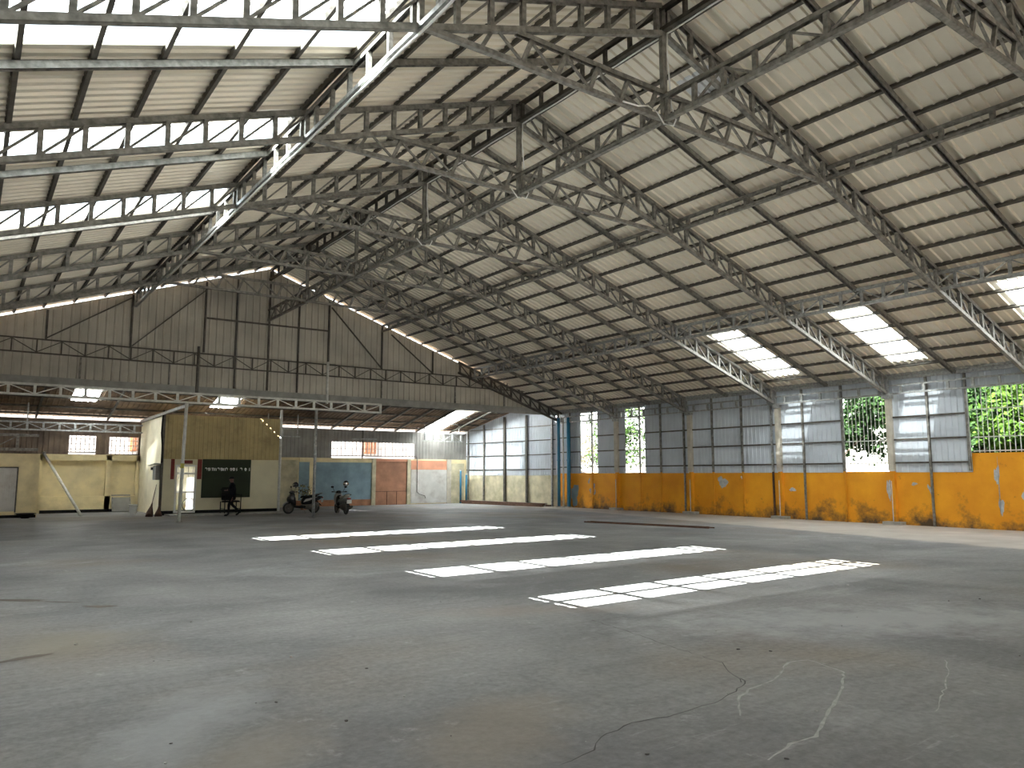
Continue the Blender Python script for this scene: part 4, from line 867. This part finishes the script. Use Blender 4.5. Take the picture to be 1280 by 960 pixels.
# ------------------------------------------------------------------ scooters
def scooter(loc, rz, label, body, second):
    t = empty('scooter', loc, rz, label, 'scooter')
    R = 0.26
    for i, x in enumerate((0.62, -0.60)):
        mb = MB(); mb.lathe([(R - 0.075, -0.03), (R - 0.06, -0.045), (R - 0.015, -0.045), (R, -0.02), (R, 0.02), (R - 0.015, 0.045), (R - 0.06, 0.045), (R - 0.075, 0.03)], (x, 0, R), 24, 'y'); wh = mb.build('wheel', M['rubber'], t, True)
        mb = MB(); mb.lathe([(0.03, -0.03), (0.05, -0.025), (R - 0.08, -0.012), (R - 0.07, -0.03), (R - 0.07, 0.03), (R - 0.08, 0.012), (0.05, 0.025), (0.03, 0.03)], (x, 0, R), 18, 'y'); mb.build('rim', M['steel_dark'], wh, True)
    mb = MB()
    for s in (-0.07, 0.07): mb.tube([(0.62, s, R), (0.52, s, 0.62)], 0.022, 8)
    mb.build('front_fork', M['steel_dark'], t)
    mb = MB()
    ring = []
    for k in range(9):
        a = math.radians(20 + 130 * k / 8); ring.append(((0.62 + 0.29 * math.cos(a), 0.29 * math.sin(a) + R)))
    vs = []; 
    for (x, z) in ring: vs += [(x, -0.07, z - 0.03), (x, -0.03, z + 0.01), (x, 0.03, z + 0.01), (x, 0.07, z - 0.03)]
    mb.add(vs, [(4 * i + j, 4 * i + j + 1, 4 * i + j + 5, 4 * i + j + 4) for i in range(8) for j in range(3)]); mb.build('front_fender', body, t, True)
    MB().loft([((0.70, 0, 0.66), 0.05, 0.05), ((0.63, 0, 0.66), 0.15, 0.18), ((0.51, 0, 0.70), 0.21, 0.25), ((0.42, 0, 0.66), 0.20, 0.30), ((0.38, 0, 0.62), 0.19, 0.30)]).build('leg_shield', body if second else M['gloss_black'], t, True)
    MB().loft([((0.40, 0, 0.62), 0.15, 0.26), ((0.33, 0, 0.55), 0.13, 0.22), ((0.30, 0, 0.45), 0.10, 0.10)]).build('inner_apron', M['black'], t, True)
    MB().loft([((0.66, 0, 0.80), 0.05, 0.03), ((0.63, 0, 0.80), 0.10, 0.055), ((0.56, 0, 0.82), 0.1, 0.06)]).build('headlight', M['chrome'], t, True)
    MB().loft([((0.60, 0, 0.96), 0.05, 0.03), ((0.54, 0, 0.97), 0.12, 0.07), ((0.42, 0, 0.98), 0.12, 0.07), ((0.36, 0, 0.97), 0.06, 0.04)]).build('handlebar_cowl', M['gloss_black'], t, True)
    hb = MB(); hb.tube([(0.38, -0.34, 1.0), (0.45, -0.12, 0.98), (0.45, 0.12, 0.98), (0.38, 0.34, 1.0)], 0.017, 8); hb.build('handlebar', M['steel_dark'], t)
    for s in (-1, 1):
        MB().tube([(0.37, s * 0.26, 1.0), (0.36, s * 0.36, 1.0)], 0.026, 10).build('grip', M['rubber'], t)
        mr = MB(); mr.tube([(0.43, s * 0.2, 1.0), (0.42, s * 0.27, 1.14), (0.40, s * 0.30, 1.2)], 0.008, 6); mr.loft([((0.425, s * 0.32, 1.22), 0.01, 0.01), ((0.42, s * 0.32, 1.22), 0.07, 0.045), ((0.40, s * 0.32, 1.22), 0.065, 0.04)]); mr.build('mirror', M['black'], t)
    MB().loft([((0.40, 0, 0.33), 0.13, 0.05), ((0.1, 0, 0.30), 0.15, 0.06), ((-0.2, 0, 0.33), 0.15, 0.09)]).build('floorboard', M['black'], t)
    MB().loft([((0.02, 0, 0.55), 0.10, 0.10), ((-0.1, 0, 0.55), 0.15, 0.18), ((-0.35, 0, 0.58), 0.18, 0.19), ((-0.62, 0, 0.64), 0.17, 0.14), ((-0.88, 0, 0.72), 0.11, 0.07), ((-0.98, 0, 0.75), 0.05, 0.03)]).build('rear_body', body if second else M['gloss_black'], t, True)
    for s in (-1, 1):
        MB().poly([(0.0, s * 0.185, 0.52), (-0.3, s * 0.19, 0.60), (-0.72, s * 0.17, 0.76), (-0.5, s * 0.185, 0.74), (-0.12, s * 0.19, 0.66)], 0.012, (0, s, 0)).build('side_panel', body, t)
    MB().loft([((0.05, 0, 0.74), 0.08, 0.03), ((-0.02, 0, 0.76), 0.13, 0.05), ((-0.3, 0, 0.77), 0.15, 0.055), ((-0.62, 0, 0.82), 0.14, 0.06), ((-0.82, 0, 0.86), 0.09, 0.035)]).build('seat', M['black'] if not second else M['beige_body'], t, True)
    MB().loft([((0.0, 0, 0.34), 0.13, 0.08), ((-0.15, 0, 0.33), 0.15, 0.12), ((-0.4, 0, 0.33), 0.15, 0.17), ((-0.66, 0.02, 0.34), 0.12, 0.16), ((-0.8, 0.02, 0.40), 0.09, 0.1)]).build('engine', M['steel_dark'], t, True)
    MB().tube([(-0.3, -0.16, 0.25), (-0.55, -0.17, 0.27), (-0.9, -0.17, 0.36)], [0.02, 0.06, 0.05], 10).build('exhaust', M['steel_dark'], t, True)
    MB().loft([((-0.98, 0, 0.72), 0.1, 0.03), ((-1.01, 0, 0.72), 0.08, 0.025)]).build('tail_light', M['red_lamp'], t)
    mg = MB(); mg.poly([(-0.72, -0.07, 0.56), (-0.95, -0.07, 0.36), (-0.95, 0.07, 0.36), (-0.72, 0.07, 0.56)], 0.015, (0.65, 0, -0.75)); mg.build('rear_fender', M['black'], t)
    MB().poly([(-0.985, -0.11, 0.50), (-0.985, 0.11, 0.50), (-1.0, 0.11, 0.66), (-1.0, -0.11, 0.66)], 0.008, (-1, 0, 0)).build('number_plate', M['white'], t)
    gr = MB(); gr.tube([(-0.6, -0.12, 0.84), (-0.9, -0.13, 0.90), (-1.0, 0, 0.92), (-0.9, 0.13, 0.90), (-0.6, 0.12, 0.84)], 0.014, 8); gr.build('grab_rail', M['steel_dark'], t)
    MB().bar((-0.05, 0.12, 0.25), (-0.1, 0.26, 0.01), 0.02, 0.02).build('kickstand', M['steel'], t)
    return t
def helmet(loc, rz, label):
    t = empty('helmet', loc, rz, label, 'helmet')
    mb = MB(); prof = [(0.135 * math.cos(a), 0.145 * math.sin(a)) for a in [math.radians(-35 + 125 * k / 9) for k in range(10)]]; prof = [(max(r, 0.001), h) for r, h in prof]
    mb.lathe(prof, (0, 0, 0), 20); mb.build('shell', M['gloss_black'], t, True)
    mb = MB(); vs = []
    for k in range(9):
        a = math.radians(-60 + 120 * k / 8); vs += [(0.14 * math.cos(a), 0.14 * math.sin(a), -0.02), (0.14 * math.cos(a), 0.14 * math.sin(a), 0.06)]
    mb.add(vs, [(2 * i, 2 * i + 2, 2 * i + 3, 2 * i + 1) for i in range(8)]); mb.build('visor', M['chrome'], t, True)
    MB().lathe([(0.11, -0.085), (0.125, -0.085), (0.125, -0.065), (0.11, -0.065)], (0, 0, 0), 20).build('trim', M['silver'], t, True)
    return t
scooter((12.85, 34.6, 0), math.pi, 'dark scooter with grey panels parked sideways behind the slim post', M['silver'], False)
helmet((12.43, 34.32, 1.30), 2.9, 'black helmet hung on the mirror of the sideways scooter')
# rear three-quarter scooter faces away
ang = math.radians(86)
scooter((14.2, 33.15, 0), ang + 0.0, 'dark scooter with beige seat, seen from behind with its number plate', M['silver'], True)
c, s_ = math.cos(ang), math.sin(ang)
helmet((14.2 + 0.40 * c + 0.32 * s_, 33.15 + 0.40 * s_ - 0.32 * c, 1.36), ang + 3.0, 'black helmet hung on the right mirror of the scooter seen from behind')
# pale leafy pot plant behind the scooters
pp = empty('pot_plant', (14.3, 38.2, 0), 0, 'pale leafy plant in a pot behind the two scooters', 'plant')
MB().lathe([(0, 0), (0.15, 0), (0.2, 0.35), (0.22, 0.35), (0.22, 0.38), (0.17, 0.38), (0.16, 0.3), (0, 0.3)], (0, 0, 0), 16).build('pot', M['terracotta'], pp, True)
mb = MB(); rnd = random.Random(3)
for k in range(7):
    a = rnd.uniform(0, 6.28); mb.tube([(0, 0, 0.3), (0.12 * math.cos(a), 0.12 * math.sin(a), 0.7), (0.3 * math.cos(a), 0.3 * math.sin(a), 1.0 + rnd.uniform(0, .25))], 0.01, 5)
mb.build('stems', M['bark'], pp)
def leaves(n, fn, size, seed, squash=1.0):
    rnd = random.Random(seed); mb = MB()
    for _ in range(n):
        p = fn(rnd); d = V((rnd.gauss(0, 1), rnd.gauss(0, 1), rnd.gauss(-0.3, 0.7))).normalized(); r = d.cross(V((rnd.gauss(0, 1), rnd.gauss(0, 1), rnd.gauss(0, 1)))).normalized()
        s = size * rnd.uniform(0.6, 1.4); nn = d.cross(r)
        vs = [p, p + d * s * .5 + r * s * .28 + nn * s * .06, p + d * s, p + d * s * .5 - r * s * .28 + nn * s * .06]
        mb.add(vs, [(0, 1, 2), (0, 2, 3)])
    return mb
def ell(cx, cy, cz, rx, ry, rz):
    def f(r):
        while True:
            v = V((r.uniform(-1, 1), r.uniform(-1, 1), r.uniform(-1, 1)))
            if 0.25 < v.length < 1: return V((cx + v.x * rx, cy + v.y * ry, cz + v.z * rz))
    return f
leaves(120, ell(0, 0, 0.9, 0.38, 0.38, 0.38), 0.13, 9).build('foliage', M['leaf_pale'], pp)

# dark chair behind the walker (a broad one)
ch = empty('chair', (9.95, 35.7, 0.06), 0.1, 'broad dark metal chair with armrests in front of the board, behind the walker', 'chair')
MB().loft([((-.34, 0, 0.50), .24, .02), ((-.3, 0, .52), .29, .04), ((.3, 0, .52), .29, .04), ((.34, 0, .50), .24, .02)]).build('seat', M['black'], ch)
MB().loft([((-.33, 0.27, 0.86), .02, .24), ((-.3, 0.28, .86), .035, .30), ((.3, 0.28, .86), .035, .30), ((.33, 0.27, .86), .02, .24)]).build('backrest', M['black'], ch)
for a in (-.36, .36):
    for b in (-.25, .26): MB().tube([(a, b, 0), (a, b, 0.52 if b > 0 else 0.80)], 0.024, 8).build('leg', M['black'], ch)
    MB().bar((a, -.3, .81), (a, .28, .81), 0.07, 0.04).build('armrest', M['black'], ch)
    MB().bar((a, -.25, .2), (a, .26, .2), 0.025, 0.025).build('stretcher', M['black'], ch)

# ------------------------------------------------------------------ person
def person():
    t = empty('person', (9.62, 34.3, 0.0), math.pi, 'person in dark clothes and cap walking left past the cabin, forearm held forward', 'person')
    # local: +x is the walking direction, y to the walker's left, z up
    P = []; E = []; R = []
    def j(p, r, parent=None):
        P.append(p); R.append(r)
        if parent is not None: E.append((parent, len(P) - 1))
        return len(P) - 1
    pel = j((0, 0, 0.90), (0.155, 0.12))
    sp1 = j((0.0, 0, 1.05), (0.14, 0.11), pel); sp2 = j((0.015, 0, 1.22), (0.165, 0.12), sp1); sp3 = j((0.02, 0, 1.36), (0.15, 0.10), sp2)
    nk = j((0.035, 0, 1.44), (0.058, 0.058), sp3); hd0 = j((0.055, 0, 1.51), (0.075, 0.085), nk); hd1 = j((0.06, 0, 1.58), (0.085, 0.10), hd0); j((0.055, 0, 1.645), (0.06, 0.07), hd1)
    for s, (kx, kz, fx, fz, tx) in ((1, (0.16, 0.49, 0.17, 0.085, 0.35)), (-1, (-0.02, 0.48, -0.36, 0.15, -0.20))):
        hip = j((0.0, s * 0.095, 0.86), (0.10, 0.10), pel); kn = j((kx, s * 0.10, kz), (0.068, 0.068), hip); cf = j(((kx * .55 + fx * .45), s * 0.1, kz * .6 + fz * .4), (0.056, 0.056), kn)
        an = j((fx, s * 0.10, fz), (0.042, 0.042), cf)
        he = j((fx + (tx - fx) * .45, s * 0.105, max(0.04, fz - (0.04 if s > 0 else 0.075))), (0.045, 0.04), an); j((tx, s * 0.11, 0.035 if s > 0 else 0.03), (0.04, 0.032), he)
    hands = []
    for s in (1, -1):
        sh = j((0.02, s * 0.175, 1.35), (0.062, 0.062), sp3)
        if s > 0: el = j((0.02, s * 0.22, 1.10), (0.047, 0.047), sh); wr_ = j((0.23, s * 0.18, 1.12), (0.033, 0.033), el); hd = V((0.31, s * 0.17, 1.13)); dr_ = V((1, -0.05, 0.1)).normalized()
        else: el = j((-0.08, s * 0.23, 1.10), (0.047, 0.047), sh); wr_ = j((-0.02, s * 0.22, 0.88), (0.033, 0.033), el); hd = V((0.0, s * 0.215, 0.80)); dr_ = V((0.2, 0, -1)).normalized()
        pm_ = j(tuple(hd), (0.036, 0.022), wr_)
        lat = V((0, 1, 0)) if s > 0 else V((1, 0, 0))
        if s > 0: lat = V((0, 0.5, -0.86))
        curl = V((0, 0, -1)) if s > 0 else V((0, 1, 0))
        for k, (o, ln) in enumerate(((-0.030, .068), (-0.010, .078), (0.010, .074), (0.030, .058))):
            b0 = hd + lat * o + dr_ * 0.03; f1 = j(tuple(b0), (0.011, 0.011), pm_); f2 = j(tuple(b0 + dr_ * ln * .5 + curl * ln * .12), (0.009, 0.009), f1); j(tuple(b0 + dr_ * ln * .8 + curl * ln * .45), (0.008, 0.008), f2)
        th = j(tuple(hd - lat * 0.036 - dr_ * 0.02), (0.012, 0.012), pm_); j(tuple(hd - lat * 0.058 + dr_ * 0.025), (0.010, 0.010), th)
    me = bpy.data.meshes.new('body'); me.from_pydata(P, E, []); o = bpy.data.objects.new('body', me); COL.objects.link(o)
    md = o.modifiers.new('skin', 'SKIN'); md.use_smooth_shade = True
    for i, sv in enumerate(me.skin_vertices[0].data): sv.radius = R[i] if isinstance(R[i], tuple) else (R[i], R[i]); sv.use_root = (i == 0)
    sb = o.modifiers.new('sub', 'SUBSURF'); sb.levels = 2; sb.render_levels = 2
    dg = bpy.context.evaluated_depsgraph_get(); m2 = bpy.data.meshes.new_from_object(o.evaluated_get(dg)); m2.name = 'body'
    bpy.data.objects.remove(o)
    for k in ('skin', 'shirt', 'trousers', 'black'): m2.materials.append(M[k])
    zs = min(v.co.z for v in m2.vertices)
    for v in m2.vertices: v.co.z -= zs
    for p in m2.polygons:
        c = p.center; p.use_smooth = True
        if c.z > 1.44: p.material_index = 0
        elif c.z < 0.10 and True: p.material_index = 3
        elif (c.x > 0.25 and c.z > 1.0) or (c.z < 0.93 and abs(c.y) > 0.17 and c.z > .6): p.material_index = 0
        elif c.z > 0.90: p.material_index = 1
        else: p.material_index = 2
    b = bpy.data.objects.new('body', m2); COL.objects.link(b); b.parent = t
    # face, ears, cap, phone
    MB().loft([((0.135, 0, 1.575), 0.012, 0.012), ((0.155, 0, 1.57), 0.014, 0.02), ((0.168, 0, 1.562), 0.01, 0.01)]).build('nose', M['skin'], t, True)
    for s in (-1, 1):
        MB().lathe([(0.001, -.012), (0.012, -.006), (0.012, .006), (0.001, .012)], (0.135, s * 0.033, 1.60), 10, 'x').build('eye', M['black'], t, True)
        MB().loft([((0.03, s * 0.088, 1.585), 0.006, 0.012), ((0.045, s * 0.095, 1.585), 0.008, 0.03), ((0.065, s * 0.09, 1.585), 0.006, 0.02)]).build('ear', M['skin'], t, True)
    MB().loft([((0.136, 0, 1.53), 0.02, 0.004), ((0.148, 0, 1.53), 0.022, 0.007)]).build('mouth', M['red_paper'], t, True)
    cp = MB(); cp.lathe([(0.105, 0.0), (0.11, 0.03), (0.10, 0.075), (0.06, 0.105), (0.001, 0.112)], (0.055, 0, 1.60), 20); cp.poly([(0.14, -0.08, 1.605), (0.22, -0.05, 1.60), (0.235, 0, 1.60), (0.22, 0.05, 1.60), (0.14, 0.08, 1.605)], 0.012, (0, 0, 1)); cp.build('cap', M['black'], t, True)
    return t
person()
tb = MB().loft([((9.06, 34.12, 1.145), .04, .02), ((9.1, 34.12, 1.15), .06, .028), ((9.3, 34.12, 1.15), .06, .028), ((9.33, 34.12, 1.145), .04, .02)])
tag(tb.build('pouch', M['black']), 'small black pouch held out in the walker\'s hand', 'pouch')

# ------------------------------------------------------------------ outside
def tree(loc, crown, n, leaf, m, label, cat='tree', group=None, trunk=0.12, seed=1):
    t = empty('tree', loc, 0, label, cat, group)
    cx, cy, cz, rx, ry, rz = crown
    mb = MB(); rnd = random.Random(seed)
    mb.tube([(0, 0, -0.3), (0.1, 0.1, cz * .5), (cx * .5, cy * .5, cz)], [trunk, trunk * .8, trunk * .4], 8)
    for k in range(6):
        a = rnd.uniform(0, 6.28); h = cz * rnd.uniform(.4, .8); mb.tube([(0.05, 0.05, h), (rx * .5 * math.cos(a), ry * .5 * math.sin(a), h + rz * .4), (rx * .8 * math.cos(a), ry * .8 * math.sin(a), h + rz * .6)], [trunk * .4, trunk * .25, trunk * .1], 6)
    mb.build('trunk', M['bark'], t)
    rnd = random.Random(seed + 50); cl = [(V((cx + rnd.uniform(-.75, .75) * rx, cy + rnd.uniform(-.75, .75) * ry, cz + rnd.uniform(-.8, .8) * rz)), rnd.uniform(.25, .5)) for _ in range(40)]
    def fn(r):
        c, q = r.choice(cl); v = V((r.gauss(0, 1), r.gauss(0, 1), r.gauss(0, 1))) * q * 0.55
        return c + V((v.x * min(rx, 1.6), v.y * min(ry, 1.6), v.z * min(rz, 1.4)))
    leaves(n, fn, leaf, seed + 9).build('foliage', M[m], t)
tree((33.2, 20.2, -.26), (0, 0, 4.9, 1.6, 2.6, 2.0), 6500, 0.24, 'leaf_dark', 'dark leafy tree seen through the barred opening with bright ground', seed=2)
tree((35.2, 17.5, -.26), (0, 0, 5.4, 2.0, 3.0, 2.6), 6500, 0.26, 'leaf', 'green tree behind the dark one in the barred opening', seed=3)
tree((31.0, 10.9, -.26), (0, 0, 3.9, 1.2, 1.8, 1.7), 2600, 0.26, 'leaf_bright', 'bright broad-leaved tree close behind the opening at the right edge', seed=4)
tree((32.6, 13.6, -.26), (0, 0, 3.8, 1.6, 2.0, 2.2), 6500, 0.25, 'leaf_dark', 'dark tree in the left half of the opening at the right edge', seed=5)
tree((36.0, 12.2, -.26), (0, 0, 4.5, 2.5, 4.0, 3.4), 5500, 0.34, 'leaf', 'tall green tree farthest behind the opening at the right edge', seed=6)
tree((33.0, 34.6, -.26), (0, 0, 4.6, 1.8, 2.4, 2.0), 3000, 0.22, 'leaf', 'green tree behind the narrow barred opening near the corner', seed=7)
tree((34.0, 40.5, -.26), (0, 0, 3.6, 1.8, 2.0, 1.2), 1500, 0.22, 'leaf_pale', 'pale shrubby tree behind the opening closest to the blue pipes', seed=8)
tree((31.5, 9.0, -.26), (0, 0, 2.7, 1.3, 2.6, 0.9), 2200, 0.18, 'leaf_bright', 'low light green bush at the foot of the right edge opening', seed=11)
bw = MB().box((46, -10, -0.3), (46.3, 70, 2.1)).build('garden_wall', M['house']); tag(bw, 'pale boundary wall beyond the trees on the right', 'garden wall')
# white house behind the back windows
hs_ = empty('house', (0, 52, -.26), 0, 'white rendered house with orange shuttered windows behind the rear windows', 'house')
MB().box((-12, 0, 0), (40, 8, 9.0)).build('wall', M['house'], hs_)
for x, z in ((3.3, 3.55), (8.8, 3.5), (24.3, 3.6), (29.9, 3.6), (-2, 3.6), (18, 3.6)):
    f = MB().box((x - 0.55, -0.06, z), (x + 0.55, 0.01, z + 1.3)).build('window', M['shutter'], hs_)
    for k in range(4): MB().box((x - 0.4 + 0.22 * k, -0.09, z + .1), (x - 0.28 + .22 * k, -0.05, z + 1.2)).build('shutter_slat', M['rust'], f)
MB().box((-12.3, -0.4, 9.0), (40.3, 8.3, 9.3)).build('roof', M['house'], hs_)
